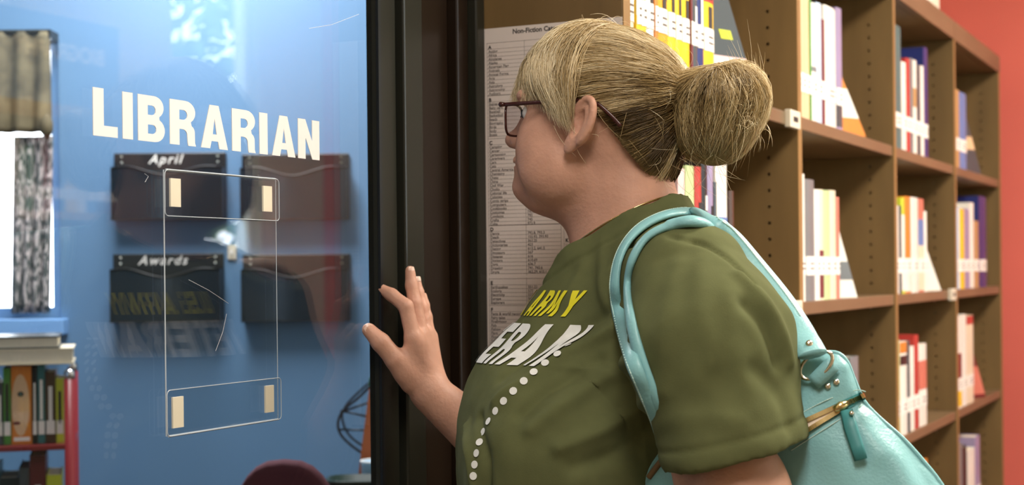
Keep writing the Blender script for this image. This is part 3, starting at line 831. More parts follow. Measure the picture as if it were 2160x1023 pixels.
def scroll_mat():
    m = bpy.data.materials.new('scroll_print_cotton'); m.use_nodes = True
    nt = m.node_tree; b = nt.nodes['Principled BSDF']; b.inputs['Roughness'].default_value = 0.9
    tc = nt.nodes.new('ShaderNodeTexCoord'); vo = nt.nodes.new('ShaderNodeTexVoronoi'); vo.inputs['Scale'].default_value = 9.0
    nz = nt.nodes.new('ShaderNodeTexNoise'); nz.inputs['Scale'].default_value = 7
    ad = nt.nodes.new('ShaderNodeVectorMath'); ad.operation = 'MULTIPLY_ADD'; ad.inputs[1].default_value = (.10, .10, .10)
    nt.links.new(nz.outputs['Color'], ad.inputs[0]); nt.links.new(tc.outputs['Object'], ad.inputs[2]); nt.links.new(ad.outputs[0], vo.inputs['Vector'])
    si = nt.nodes.new('ShaderNodeMath'); si.operation = 'SINE'
    mu = nt.nodes.new('ShaderNodeMath'); mu.operation = 'MULTIPLY'; mu.inputs[1].default_value = 26.0
    nt.links.new(vo.outputs['Distance'], mu.inputs[0]); nt.links.new(mu.outputs[0], si.inputs[0])
    cr = nt.nodes.new('ShaderNodeValToRGB'); cr.color_ramp.elements[0].position = 0.15; cr.color_ramp.elements[1].position = 0.45
    cr.color_ramp.elements[0].color = (*srgb(96, 104, 104), 1); cr.color_ramp.elements[1].color = (*srgb(214, 206, 204), 1)
    nt.links.new(si.outputs[0], cr.inputs['Fac']); nt.links.new(cr.outputs[0], b.inputs['Base Color'])
    tl = nt.nodes.new('ShaderNodeBsdfTranslucent'); mx = nt.nodes.new('ShaderNodeMixShader'); mx.inputs['Fac'].default_value = 0.35
    nt.links.new(cr.outputs[0], tl.inputs['Color']); nt.links.new(b.outputs[0], mx.inputs[1]); nt.links.new(tl.outputs[0], mx.inputs[2])
    nt.links.new(mx.outputs[0], nt.nodes['Material Output'].inputs['Surface'])
    return m


M_scroll = scroll_mat()
M_valance = mat('olive_damask', srgb(96, 88, 66), 0.9, var=0.45, scale=16)


def drape(name, x0t, x1t, x0b, x1b, zt, zb, y, amp, nf, m, parent):
    n, r = 60, 16; V = []; F = []
    for j in range(r + 1):
        s = j / r
        for i in range(n + 1):
            u = i / n
            x = (x0t + (x1t - x0t) * u) * (1 - s) + (x0b + (x1b - x0b) * u) * s
            V.append((x, y + amp * math.sin(u * math.pi * 2 * nf + s) * (.6 + .4 * s), zt + (zb - zt) * s))
    for j in range(r):
        for i in range(n):
            k = j * (n + 1) + i; F.append((k, k + 1, k + n + 2, k + n + 1))
    o = omesh(MB().add(V, F), name, m, parent, smooth=True)
    sm = o.modifiers.new('thickness', 'SOLIDIFY'); sm.thickness = 0.003
    return o


cur = thing('window_curtain', oworld(opx(80, 670).x, OFF_D, wb), 'white curtain with grey scroll print hanging in the office window', 'curtain')
drape('panel', opx(36, 200).x, opx(118, 200).x, opx(30, 660).x, opx(110, 660).x, opx(60, 290).z, opx(60, 660).z, OFF_D - 0.004 - .03, .010, 4, M_scroll, cur)
val = thing('window_valance', oworld(opx(60, 80).x, OFF_D, wt), 'olive patterned valance across the top of the office window', 'valance')
drape('swag', opx(-200, 100).x, opx(121, 100).x, opx(-200, 280).x, opx(123, 280).x, opx(60, 76).z, opx(60, 285).z, OFF_D - 0.07, .012, 7, M_valance, val)
omesh(MB().tube([Vector((opx(-210, 100).x, OFF_D - .07, opx(60, 76).z)), Vector((opx(122, 100).x, OFF_D - .07, opx(60, 76).z))], 0.007, 8), 'rod', M_bronze, val)
omesh(MB().box(opx(117, 100).x, opx(124, 100).x, OFF_D - .075, OFF_D - .001, opx(60, 90).z, opx(60, 72).z), 'bracket', M_bronze, val)
k0 = opx(99, 268, OFF_D - .09)
omesh(MB().tube([Vector((k0.x, OFF_D - .086, k0.z + .035)), Vector((k0.x, OFF_D - .095, k0.z + .015)), Vector((k0.x, OFF_D - .097, k0.z - .01)), Vector((k0.x, OFF_D - .086, k0.z - .035))], [.004, .018, .019, .003], 10), 'tassel', M_valance, val, smooth=True)

# book cart
CD = 3.35


def cx_(px): return opx(px, 900, CD).x


def cz_(py): return opx(80, py, CD).z


M_redm = mat('red_enamel', srgb(122, 34, 40), 0.3)
cart = thing('book_cart', oworld(cx_(20), CD, 0), 'red metal book cart with chrome posts under the office window', 'book cart')
xR = cx_(148); xL = xR - 0.75
CART4 = OM4 @ Matrix.Translation((xR, CD, 0)) @ Matrix.Rotation(math.radians(15), 4, 'Z') @ Matrix.Translation((-xR, -CD, 0))


def cmesh(mb, name, m, parent=None, **k):
    return mb.build(name, m, parent, M=CART4, **k)


for x in (xL, xR):
    for y in (CD, CD + 0.3):
        cmesh(MB().tube([Vector((x, y, 0.07)), Vector((x, y, cz_(800)))], 0.0125, 10), 'post', M_redm, cart, smooth=True)
        cmesh(MB().tube([Vector((x, y, cz_(800))), Vector((x, y, cz_(784))), Vector((x, y, cz_(779)))], [0.0122, .0122, .006], 10), 'post_cap', M_chrome, cart, smooth=True)
        cmesh(MB().tube([Vector((x - .012, y, .035)), Vector((x + .012, y, .035))], 0.034, 14), 'caster', M_black, cart, smooth=True)
zs1 = cz_(937)
for zz in (zs1, zs1 - .36, zs1 - .72):
    if zz > 0.05: cmesh(MB().box(xL - .01, xR + .01, CD - .005, CD + .305, zz - .012, zz), 'shelf', M_redm, cart, bevel=.002)
# books on the cart
cb = [(-60, -22, 790, 'maroon'), (-21, -1, 800, 'navy'), (0, 12, 806, 'slate'), (13, 28, 776, 'green'), (29, 70, 772, 'orange'), (71, 81, 776, 'black'), (82, 97, 768, 'teal'), (98, 118, 786, 'brown'), (119, 135, 800, 'lime')]


def cart_book(x0, x1, z0, z1, c, label, y0, depth, face=False):
    r = thing('book', oworld((x0 + x1) / 2, y0, z0), label, 'book', 'books on the red cart')
    t = .002
    mb = MB().box(x0, x1, y0, y0 + t, z0, z1).box(x0, x0 + t, y0 + t, y0 + depth, z0, z1).box(x1 - t, x1, y0 + t, y0 + depth, z0, z1)
    cmesh(mb, 'cover', bookmat(c), r)
    cmesh(MB().box(x0 + t, x1 - t, y0 + t, y0 + depth - .003, z0 + .003, z1 - .003), 'pages', M_page, r)
    if face:
        w = x1 - x0; h = z1 - z0
        def el(cx, cz, rx, rz, m_, out):
            P = [Vector((x0 + w * cx + w * rx * math.cos(q * math.pi / 8), y0 - out, z0 + h * cz + h * rz * math.sin(q * math.pi / 8))) for q in range(16)]
            cmesh(MB().add(P, [tuple(range(16))]), 'cover_print', m_, r)
        el(.45, .5, .45, .40, bookmat('peach'), .0004); el(.46, .64, .16, .035, bookmat('brown'), .0008); el(.46, .64, .06, .03, bookmat('teal'), .0012); el(.25, .27, .2, .02, bookmat('dark red'), .0008)
        cmesh(MB().box(x0 + w * .1, x0 + w * .9, y0 - .0008, y0 - .0004, z0 + h * .04, z0 + h * .09), 'cover_print', M_white, r)
    else:
        cmesh(MB().box(x0 + (x1 - x0) * .3, x0 + (x1 - x0) * .7, y0 - .0006, y0, z0 + (z1 - z0) * .3, z0 + (z1 - z0) * .8), 'spine_title', M_white if c in ('brown', 'black', 'teal', 'slate', 'navy', 'maroon') else M_inkdark, r)
        cmesh(MB().box(x0 + .001, x1 - .001, y0 - .0006, y0, z0 + .02, z0 + .05), 'spine_label', M_white, r)
    return r


for (a, b, tp, c) in cb:
    face = c == 'orange'
    cart_book(cx_(a), cx_(b) - .0005, zs1 + .0004, cz_(tp), c, ('orange book with a face on its cover on the red cart' if face else '%s book standing on the top shelf of the red cart' % c), CD + .03, .16, face)
for i, (a, b, tp, c) in enumerate([(-70, -30, 1000, 'tan'), (-29, 0, 985, 'teal'), (1, 40, 1010, 'black'), (41, 62, 990, 'slate'), (63, 96, 965, 'maroon'), (97, 128, 1008, 'lime')]):
    cart_book(cx_(a), cx_(b) - .0005, zs1 - .36 + .0004, cz_(tp), c, '%s book standing on the lower shelf of the red cart' % c, CD + .06, .16)


def flat_book(x0, x1, z0, z1, c, label):
    r = thing('book', oworld((x0 + x1) / 2, CD + .1, z0), label, 'book', 'books lying on the red cart')
    t = .003; y0 = CD + .0; y1 = CD + .22
    cmesh(MB().box(x0, x1, y0, y1, z0, z0 + t).box(x0, x1, y0, y1, z1 - t, z1).box(x0, x0 + .002, y0, y1, z0 + t, z1 - t), 'cover', bookmat(c), r)
    cmesh(MB().box(x0 + .003, x1 - .004, y0 + .003, y1 - .003, z0 + t, z1 - t), 'pages', M_page, r)


ztop = max(cz_(768) + .001, 0)
flat_book(cx_(-80), cx_(157), cz_(768), cz_(735), 'cream', 'thick cream book lying across the standing books on the red cart')
flat_book(cx_(-80), cx_(128), cz_(735) + .0005, cz_(709), 'slate', 'dark hardback lying on the thick cream book on the red cart')

# desk chair
CHD = 2.9
a = opx(500, 1023, CHD); b = opx(707, 1023, CHD); ct = opx(605, 966, CHD)
cxm, hw = (a.x + b.x) / 2, (b.x - a.x) / 2
oc = thing('desk_chair', oworld(cxm, CHD, 0), 'maroon upholstered desk chair with rounded back inside the office', 'chair')
n = 20; V = []; F = []
zc = ct.z - 0.30
prof = []
for i in range(n * 2):
    t = 2 * math.pi * i / (n * 2)
    cxx, czz = math.cos(t), math.sin(t)
    e = 0.75
    prof.append((hw * 1.38 * math.copysign(abs(cxx) ** e, cxx), 0.30 * math.copysign(abs(czz) ** .95, czz)))
m = len(prof)
for (yo, sc_) in ((-.022, .90), (-.03, .97), (.0, 1.0), (.03, .97), (.034, .88)):
    V += [(cxm + p * sc_, CHD + yo - .05 * (1 - (p / (hw * 1.4)) ** 2) * 0.3, zc + q * (1 - (1 - sc_) * .8)) for p, q in prof]
for L in range(4):
    for i in range(m): F.append((L * m + i, L * m + (i + 1) % m, (L + 1) * m + (i + 1) % m, (L + 1) * m + i))
F += [tuple(reversed(range(m))), tuple(range(4 * m, 5 * m))]
omesh(MB().add(V, F), 'backrest', M_maroon, oc, smooth=True)
omesh(MB().box(cxm - .24, cxm + .24, CHD - .52, CHD - .06, .42, .50), 'seat', M_maroon, oc, bevel=.03)
omesh(MB().tube([Vector((cxm, CHD - .1, .42)), Vector((cxm, CHD + .055, .44)), Vector((cxm, CHD + .06, .62))], .018, 8), 'back_support', M_black, oc)
omesh(MB().tube([Vector((cxm, CHD - .28, .08)), Vector((cxm, CHD - .28, .42))], .028, 12), 'post', M_black, oc, smooth=True)
for q in range(5):
    an = q * math.tau / 5
    omesh(MB().tube([Vector((cxm, CHD - .28, .09)), Vector((cxm + .27 * math.cos(an), CHD - .28 + .27 * math.sin(an), .06))], [.022, .014], 8), 'leg', M_black, oc)
    omesh(MB().tube([Vector((cxm + .27 * math.cos(an) - .012, CHD - .28 + .27 * math.sin(an), .025)), Vector((cxm + .27 * math.cos(an) + .012, CHD - .28 + .27 * math.sin(an), .025))], .025, 10), 'caster', M_black, oc)

# desk by the partition with a tray, wire stand, clipboard and cup on it
DD = 3.35
dx0 = opx(690, 1000, DD).x; dx1 = dx0 + 0.44
M_desk = mat('desk_laminate', srgb(120, 92, 66), 0.4, var=.12, scale=5, stretch=(.6, 4, 4))
desk = thing('office_desk', oworld(dx0 + .25, DD + .3, 0), 'brown laminate desk inside the office near the door', 'desk')
omesh(MB().box(dx0 - .02, dx1, DD - .05, DD + .62, .72, .75), 'desktop', M_desk, desk, bevel=.003)
for (xa, ya_) in ((dx0, DD - .03), (dx1 - .05, DD + .02), (dx0, DD + .55), (dx1 - .05, DD + .55)):
    omesh(MB().box(xa, xa + .045, ya_, ya_ + .045, 0, .72), 'leg', M_desk, desk)
M_dkgreen = mat('dark_green_plastic', srgb(34, 52, 46), 0.35)
binr = thing('storage_tub', oworld(dx0 + .12, DD, .75), 'dark green plastic tub standing on the office desk', 'tub')
bz = opx(740, 1010, DD).z
V = []; F = []; n = 20
def rr(hx, hy, cx0, cy0, z, n=20, e=.45):
    return [(cx0 + hx * math.copysign(abs(math.cos(t * math.tau / n)) ** e, math.cos(t * math.tau / n)), cy0 + hy * math.copysign(abs(math.sin(t * math.tau / n)) ** e, math.sin(t * math.tau / n)), z) for t in range(n)]
bxc = opx(690, 1015, DD).x + .13
rings = [rr(.105, .05, bxc, DD + .02, .7505), rr(.13, .06, bxc, DD + .02, bz - .006), rr(.134, .064, bxc, DD + .02, bz - .004), rr(.134, .064, bxc, DD + .02, bz), rr(.128, .058, bxc, DD + .02, bz), rr(.10, .046, bxc, DD + .02, .757)]
for r_ in rings: V += r_
for L in range(5):
    for i in range(n): F.append((L * n + i, L * n + (i + 1) % n, (L + 1) * n + (i + 1) % n, (L + 1) * n + i))
F += [tuple(reversed(range(n))), tuple(range(5 * n, 6 * n))]
omesh(MB().add(V, F), 'shell', M_dkgreen, binr, smooth=True)
WD = DD + .22
ws = thing('wire_stand', oworld(opx(760, 900, WD).x, WD, .75), 'bent wire desk stand beside the orange clipboard', 'wire stand')
def wp(px, py, dy=0): q = opx(px, py, WD); return Vector((q.x, WD + dy, q.z))
M_wire = mat('dark_wire', srgb(60, 66, 72), 0.3, metal=.8)
omesh(MB().tube(spline([wp(783, 812, .0), wp(757, 838), wp(724, 866, .0), wp(713, 892, 0), wp(718, 915), wp(737, 936), wp(766, 957), wp(800, 975)], 5), .0032, 6), 'front_hoop', M_wire, ws, smooth=True)
omesh(MB().tube(spline([wp(788, 800, .06), wp(757, 826, .06), wp(724, 860, .06), wp(716, 890, .06), wp(737, 930, .06), wp(800, 970, .06)], 5), .0028, 6), 'rear_hoop', M_wire, ws, smooth=True)
for q, (p1, p2) in enumerate((((722, 868), (790, 845)), ((718, 866), (790, 882)), ((714, 906), (795, 908)))):
    omesh(MB().tube([wp(*p1), wp(*p2), wp(p2[0] + 12, p2[1], .06)], .0026, 6), 'cross_wire', M_wire, ws, smooth=True)
q0 = wp(800, 972); omesh(MB().tube([q0, Vector((q0.x, WD, .757)), Vector((q0.x - .10, WD, .757))], .003, 6), 'upright', M_wire, ws, smooth=True)
omesh(MB().tube([wp(800, 970, .06), Vector((q0.x, WD + .06, .757)), Vector((q0.x - .10, WD + .06, .757)), Vector((q0.x - .10, WD, .757))], .003, 6), 'base_wire', M_wire, ws, smooth=True)
cl = thing('clipboard', oworld(opx(785, 960, WD - .03).x, WD - .03, .96), 'orange brown clipboard with green clip standing by the wire stand', 'clipboard')
p = [opx(779, 818, WD - .03), opx(812, 818, WD - .03), opx(812, 965, WD - .03), opx(766, 972, WD - .03)]
M_clipb = mat('hardboard', srgb(168, 92, 52), 0.55, var=.1, scale=20)
Vb = [(q.x, WD - .03, q.z) for q in p] + [(q.x + .004, WD - .012, q.z) for q in p]
Vb[2] = (Vb[2][0], Vb[2][1], .7505); Vb[3] = (Vb[3][0] - .03, Vb[3][1], .7505); Vb[6] = (Vb[6][0], Vb[6][1], .7505); Vb[7] = (Vb[7][0] - .03, Vb[7][1], .7505)
omesh(MB().add(Vb, [(3, 2, 1, 0), (4, 5, 6, 7), (0, 1, 5, 4), (1, 2, 6, 5), (2, 3, 7, 6), (3, 0, 4, 7)]), 'board', M_clipb, cl)
gz = opx(790, 800, WD - .03)
omesh(MB().box(opx(778, 800, WD - .03).x, opx(812, 800, WD - .03).x, WD - .036, WD - .006, gz.z - .018, gz.z + .004), 'clip', mat('green_clip', srgb(40, 82, 58), .4), cl, bevel=.003)
cupc = opx(782, 1000, WD - .10)
cup = thing('paper_cup', oworld(cupc.x + .012, WD - .10, .75), 'pale blue cup on the office desk below the clipboard', 'cup')
M_palecup = mat('pale_blue_plastic', srgb(150, 190, 214), .4)
cz1 = opx(782, 972, WD - .1).z
omesh(MB().tube([Vector((cupc.x + .012, WD - .1, .7505)), Vector((cupc.x + .012, WD - .1, cz1 - .006)), Vector((cupc.x + .012, WD - .1, cz1))], [.026, .034, .036], 18), 'shell', M_palecup, cup, smooth=True)
omesh(MB().tube([Vector((cupc.x + .012 + .0345 * math.cos(t * math.tau / 18), WD - .1 + .0345 * math.sin(t * math.tau / 18), cz1)) for t in range(18)], .002, 5, True), 'rim', M_white, cup, smooth=True)

# ------------------------------------------------------------------ ceiling troffers
for i, (lx, ly, wx, wy, pw, lc) in enumerate(LAMPS):
    nm = ['above the aisle bookcases', 'above the aisle near the coral wall', 'above the near end of the aisle', 'inside the office'][i]
    t = thing('ceiling_light', (lx, ly, CEIL - .03), 'white framed ceiling light panel %s' % nm, 'ceiling light', 'ceiling lights')
    MB().box(lx - wx / 2, lx + wx / 2, ly - wy / 2, ly - wy / 2 + .03, CEIL - .03, CEIL).box(lx - wx / 2, lx + wx / 2, ly + wy / 2 - .03, ly + wy / 2, CEIL - .03, CEIL) \
        .box(lx - wx / 2, lx - wx / 2 + .03, ly - wy / 2 + .03, ly + wy / 2 - .03, CEIL - .03, CEIL).box(lx + wx / 2 - .03, lx + wx / 2, ly - wy / 2 + .03, ly + wy / 2 - .03, CEIL - .03, CEIL).build('frame', M_lampframe, t)
    em = mat('lamp_diffuser_%d' % i, lc, .6, emit=4.0)
    box('diffuser', lx - wx / 2 + .03, lx + wx / 2 - .03, ly - wy / 2 + .03, ly + wy / 2 - .03, CEIL - .02, CEIL - .012, em, t)

# ------------------------------------------------------------------ across the aisle (seen mirrored in the door glass)
bio = thing('bookcase', (1.45, 3.75, 0), 'low tan bookcase across the aisle carrying the biography sign', 'bookcase')
M_tanwood = mat('tan_wood', srgb(176, 142, 92), .4, var=.1, scale=5, stretch=(3, 3, .5))
bx0, bx1, by0, by1, bt = 1.33, 1.596, 3.05, 4.40, 1.90
box('side_panel', bx0, bx1, by0, by0 + .025, 0, bt - .05, M_tanwood, bio)
box('side_panel', bx0, bx1, by1 - .025, by1, 0, bt - .05, M_tanwood, bio)
box('top_board', bx0 - .01, bx1, by0 - .005, by1 + .005, bt - .05, bt, M_tanwood, bio, bevel=.004)
for z in (.12, .5, .86, 1.22, 1.56):
    box('shelf', bx0 + .005, bx1, by0 + .026, by1 - .026, z - .025, z, M_tanwood, bio)
box('back_panel', bx1 - .008, bx1 - .002, by0 + .026, by1 - .026, .0, bt - .051, M_tanwood, bio)
cc = ['white', 'red', 'cream', 'blue', 'navy', 'green', 'brown', 'yellow', 'grey', 'maroon']
for si, z in enumerate((.86, 1.22, 1.56)):
    y = by0 + .04; j = 0; seen = {}
    while y < by1 - .16:
        t = .038 + .020 * ((j * 13 + si * 5) % 4) / 3; h = .20 + .04 * ((j * 7 + si) % 5) / 4; c = cc[(j * 3 + si * 4) % len(cc)]
        seen[c] = seen.get(c, 0) + 1
        b = thing('book', (bx0 + .09, y, z), '%s %s book on the %s shelf of the biography bookcase' % (NUM[seen[c] - 1], c, ('third', 'second', 'topmost')[si]), 'book', 'books on the biography bookcase')
        box('cover', bx0 + .012, bx0 + .17, y, y + t, z + .0005, z + h, bookmat(c), b)
        box('spine_label', bx0 + .0112, bx0 + .012, y + .002, y + t - .002, z + .04, z + .075, M_white, b)
        y += t + .001; j += 1
sg = thing('biography_sign', (1.42, 3.8, bt), 'cream sign reading BIOGRAPHY on top of the tan bookcase', 'sign')
box('board', 1.40, 1.405, 3.50, 4.06, bt + .0005, bt + .30, mat('blue_sign', srgb(96, 134, 176), .5), sg)
Vt, Ft = text_mesh('BIOGRAPHY', .075, .002, 0, 'CENTER')
mesh_py('lettering', [(1.3985, 3.78 - v.x, bt + .16 + v.y) for v in Vt], [f[::-1] for f in Ft], M_white, sg)
box('foot', 1.37, 1.44, 3.6, 3.62, bt + .0005, bt + .02, M_white, sg); box('foot', 1.37, 1.44, 3.94, 3.96, bt + .0005, bt + .02, M_white, sg)

# trees outside the windows
M_bark = mat('bark', srgb(84, 74, 66), .9, var=.3, scale=12)
M_leaf = mat('leaves', srgb(92, 124, 70), .6, var=.4, scale=3)
struct(box('ground_outside', XR + .2, 30, -14, 26, -.9, -.3, mat('lawn', srgb(110, 130, 80), .9, var=.2, scale=2)))
for ti, (tx_, ty_, hh, lean) in enumerate(((4.4, 5.0, 5.5, .2), (4.6, 10.2, 6.0, .4), (9.6, 14.2, 7.5, -.2), (9.2, 7.4, 7.5, .1))):
    tr = thing('tree', (tx_, ty_, -.3), 'leafy tree standing outside the library windows', 'tree', 'trees outside the windows')
    rg = np.random.default_rng(40 + ti)
    mb = MB(); base = Vector((tx_, ty_, -.3)); topv = base + Vector((0, lean * 2, hh * .75))
    mb.tube(spline([base, base.lerp(topv, .4) + Vector((0, .12, 0)), topv], 6), [.15 - .008 * i for i in range(13)], 9)
    tips = []
    for q in range(13):
        s = .32 + .68 * q / 13; p0 = base.lerp(topv, s); an = q * 2.4 + ti
        p1 = p0 + Vector((math.cos(an) * 1.1, math.sin(an) * 1.3, .5 + .3 * (q % 3)))
        mb.tube([p0, p0.lerp(p1, .5) + Vector((0, 0, .06)), p1], [.055, .036, .016], 6); tips += [p0.lerp(p1, .6), p1]
    mb.build('trunk', M_bark, tr, smooth=True)
    N = 1500
    cen = np.array([list(tips[i]) for i in rg.integers(0, len(tips), N)]) + rg.normal(0, .34, (N, 3))
    d1 = rg.normal(0, 1, (N, 3)); d1 /= np.linalg.norm(d1, axis=1)[:, None]
    d2 = np.cross(d1, rg.normal(0, 1, (N, 3))); d2 /= np.linalg.norm(d2, axis=1)[:, None]
    sz = rg.uniform(.07, .15, (N, 1))
    V = np.stack([cen - d1 * sz, cen + d2 * sz * .45, cen + d1 * sz, cen - d2 * sz * .45], 1).reshape(-1, 3)
    lo = mesh_fast('leaves', V, np.arange(N * 4).reshape(-1, 4), M_leaf, tr, smooth=False); lo['kind'] = 'stuff'

# ------------------------------------------------------------------ the person
class Field:
    """signed distance values on a grid, joined with smooth unions, meshed with surface nets"""
    def __init__(s, lo, hi, h):
        s.lo = np.array(lo, np.float32); s.h = h
        s.n = np.ceil((np.array(hi) - s.lo) / h).astype(int) + 1
        s.v = np.full(s.n, 0.05, np.float32)

    def win(s, lo, hi):
        a = np.clip(np.floor((np.array(lo) - s.lo) / s.h).astype(int), 0, s.n); b = np.clip(np.ceil((np.array(hi) - s.lo) / s.h).astype(int) + 1, 0, s.n)
        if np.any(b <= a): return None, None
        ax = [s.lo[i] + s.h * np.arange(a[i], b[i], dtype=np.float32) for i in range(3)]
        P = np.stack(np.meshgrid(*ax, indexing='ij'), -1)
        return (slice(a[0], b[0]), slice(a[1], b[1]), slice(a[2], b[2])), P

    def op(s, fn, lo, hi, k=0.0, sub=False):
        m = 0.012 + k
        sl, P = s.win(np.array(lo) - m, np.array(hi) + m)
        if sl is None: return
        d = fn(P); a = s.v[sl]
        if sub:
            d = -d
            if k > 0:
                h = np.clip(0.5 - 0.5 * (a - d) / k, 0, 1); s.v[sl] = a * (1 - h) + d * h + k * h * (1 - h)
            else: s.v[sl] = np.maximum(a, d)
        else:
            if k > 0:
                h = np.clip(0.5 + 0.5 * (a - d) / k, 0, 1); s.v[sl] = a * (1 - h) + d * h - k * h * (1 - h)
            else: s.v[sl] = np.minimum(a, d)

    def ell(s, c, r, M=None, k=0.0, sub=False):
        c = np.array(c, np.float32); r = np.array(r, np.float32); M = np.eye(3, dtype=np.float32) if M is None else np.array(M, np.float32)
        ext = np.sqrt(((M * r[:, None]) ** 2).sum(0))

        def fn(P):
            q = (P - c) @ M.T; k0 = np.sqrt(((q / r) ** 2).sum(-1)); k1 = np.sqrt(((q / r ** 2) ** 2).sum(-1)) + 1e-9
            return k0 * (k0 - 1) / k1
        s.op(fn, c - ext, c + ext, k, sub)

    def cone(s, a, b, ra, rb, k=0.0, sub=False):
        a = np.array(a, np.float32); b = np.array(b, np.float32); R = max(ra, rb); ba = b - a; L = float(ba @ ba) + 1e-12

        def fn(P):
            q = P - a; h = np.clip((q @ ba) / L, 0, 1); return np.sqrt(((q - h[..., None] * ba) ** 2).sum(-1)) - (ra + (rb - ra) * h)
        s.op(fn, np.minimum(a, b) - R, np.maximum(a, b) + R, k, sub)

    def mesh(s):
        v = s.v; ins = v < 0
        cnt = np.zeros(np.array(v.shape) - 1, np.int8)
        for dx in (0, 1):
            for dy in (0, 1):
                for dz in (0, 1):
                    cnt += ins[dx:v.shape[0] - 1 + dx, dy:v.shape[1] - 1 + dy, dz:v.shape[2] - 1 + dz]
        idx = np.argwhere((cnt > 0) & (cnt < 8))
        cid = np.full(cnt.shape, -1, np.int32); cid[tuple(idx.T)] = np.arange(len(idx))
        acc = np.zeros((len(idx), 3), np.float32); num = np.zeros((len(idx), 1), np.float32)
        off = [(0, 0, 0), (1, 0, 0), (0, 1, 0), (1, 1, 0), (0, 0, 1), (1, 0, 1), (0, 1, 1), (1, 1, 1)]
        edges = [(i, j) for i in range(8) for j in range(i + 1, 8) if sum(abs(off[i][k] - off[j][k]) for k in range(3)) == 1]
        cv = [v[tuple((idx + o).T)] for o in off]
        for i, j in edges:
            a, b = cv[i], cv[j]; m = (a < 0) != (b < 0)
            t = np.where(m, a / np.where(m, a - b, 1), 0)[:, None]
            p = np.array(off[i], np.float32) + t * (np.array(off[j], np.float32) - np.array(off[i], np.float32))
            acc += np.where(m[:, None], p, 0); num += m[:, None]
        V = s.lo + s.h * (idx + acc / num)
        F = []
        for ax in range(3):
            A = np.take(ins, range(v.shape[ax] - 1), ax); B = np.take(ins, range(1, v.shape[ax]), ax)
            e = np.argwhere(A != B)
            o1, o2 = [k for k in range(3) if k != ax]
            e = e[(e[:, o1] > 0) & (e[:, o2] > 0) & (e[:, o1] < cnt.shape[o1]) & (e[:, o2] < cnt.shape[o2])]
            u1 = np.zeros(3, int); u1[o1] = 1; u2 = np.zeros(3, int); u2[o2] = 1
            q = np.stack([cid[tuple((e - u1 - u2).T)], cid[tuple((e - u2).T)], cid[tuple(e.T)], cid[tuple((e - u1).T)]], 1)
            fl = A[tuple(e.T)]
            if ax == 1: fl = ~fl
            q[~fl] = q[~fl][:, ::-1]
            F.append(q)
        F = np.concatenate(F); F = F[(F >= 0).all(1)]
        return V.astype(np.float32), F


def relax(V, F, it=2, lam=0.5):
    """Laplacian smoothing"""
    e = np.concatenate([F[:, [0, 1]], F[:, [1, 2]], F[:, [2, 3]], F[:, [3, 0]]])
    e = np.concatenate([e, e[:, ::-1]])
    deg = np.bincount(e[:, 0], minlength=len(V)).astype(np.float32)[:, None]
    for step in range(it):
        for l in (lam, -lam * 1.03):
            S = np.stack([np.bincount(e[:, 0], weights=V[e[:, 1], k], minlength=len(V)) for k in range(3)], 1)
            V = V + l * (S / np.maximum(deg, 1) - V)
    return V.astype(np.float32)


def vnormals(V, F):
    n = np.cross(V[F[:, 2]] - V[F[:, 0]], V[F[:, 3]] - V[F[:, 1]])
    N = np.stack([sum(np.bincount(F[:, c], weights=n[:, k], minlength=len(V)) for c in range(4)) for k in range(3)], 1)
    return N / (np.linalg.norm(N, axis=1)[:, None] + 1e-12)


class Frame:
    def __init__(s, ox, oy, yaw):
        c, sn = math.cos(yaw), math.sin(yaw)
        s.o = np.array((ox, oy, 0.0)); s.M = np.array([(-c, -sn, 0), (sn, -c, 0), (0, 0, 1)])

    def __call__(s, f, l, z): return s.o + f * s.M[0] + l * s.M[1] + z * s.M[2]

    def inv(s, P): return (np.asarray(P) - s.o) @ s.M.T


HX, HY = -0.716, 1.71
HD = Frame(HX, HY, 0.0)                        # head: forward is towards the glass
PHI = math.radians(32)
TR = Frame(HX + 0.045, HY, PHI)                # torso: turned to her left


def rot_pitch(M, deg):
    """tilt the local forward axis up by deg"""
    a = math.radians(deg); c, s_ = math.cos(a), math.sin(a)
    return np.array([c * M[0] + s_ * M[2], M[1], -s_ * M[0] + c * M[2]])


person = thing('person', (HX, HY, 0), 'person in olive T-shirt with blond bun and glasses pressing one hand to the glass', 'person')

# ---- joints
SH_L = TR(-0.02, 0.165, 1.325); SH_R = TR(0.02, -0.165, 1.325)
SL = [at_y(1456, 588, HY - .175), at_y(1500, 730, HY - .205), at_y(1545, 930, HY - .225)]     # sleeve axis of the near arm
EL_L = np.array(SL[2]) + np.array((0.02, -0.01, -0.16))
WR_L = EL_L + np.array((-0.06, -0.02, -0.23))
WR_R = np.array(at_y(912, 832, 1.742))
EL_R = HD(0.135, -0.135, 1.045)
HANDY = {'i': 1.716, 'm': 1.738, 'r': 1.758, 'p': 1.776}
J = lambda px, py, y: np.array(at_y(px, py, y))
FING = {
    'i': [J(872, 712, 1.716), J(856, 646, 1.714), J(826, 622, 1.714), J(802, 608, 1.714)],
    'm': [J(887, 706, 1.738), J(875, 640, 1.738), J(868, 602, 1.739), J(865, 571, 1.740)],
    'r': [J(899, 706, 1.758), J(890, 648, 1.760), J(883, 617, 1.761), J(879, 592, 1.762)],
    'p': [J(906, 712, 1.776), J(900, 668, 1.780), J(896, 644, 1.782), J(893, 624, 1.783)],
    't': [J(868, 806, 1.720), J(834, 758, 1.700), J(803, 722, 1.688), J(778, 696, 1.682)],
}


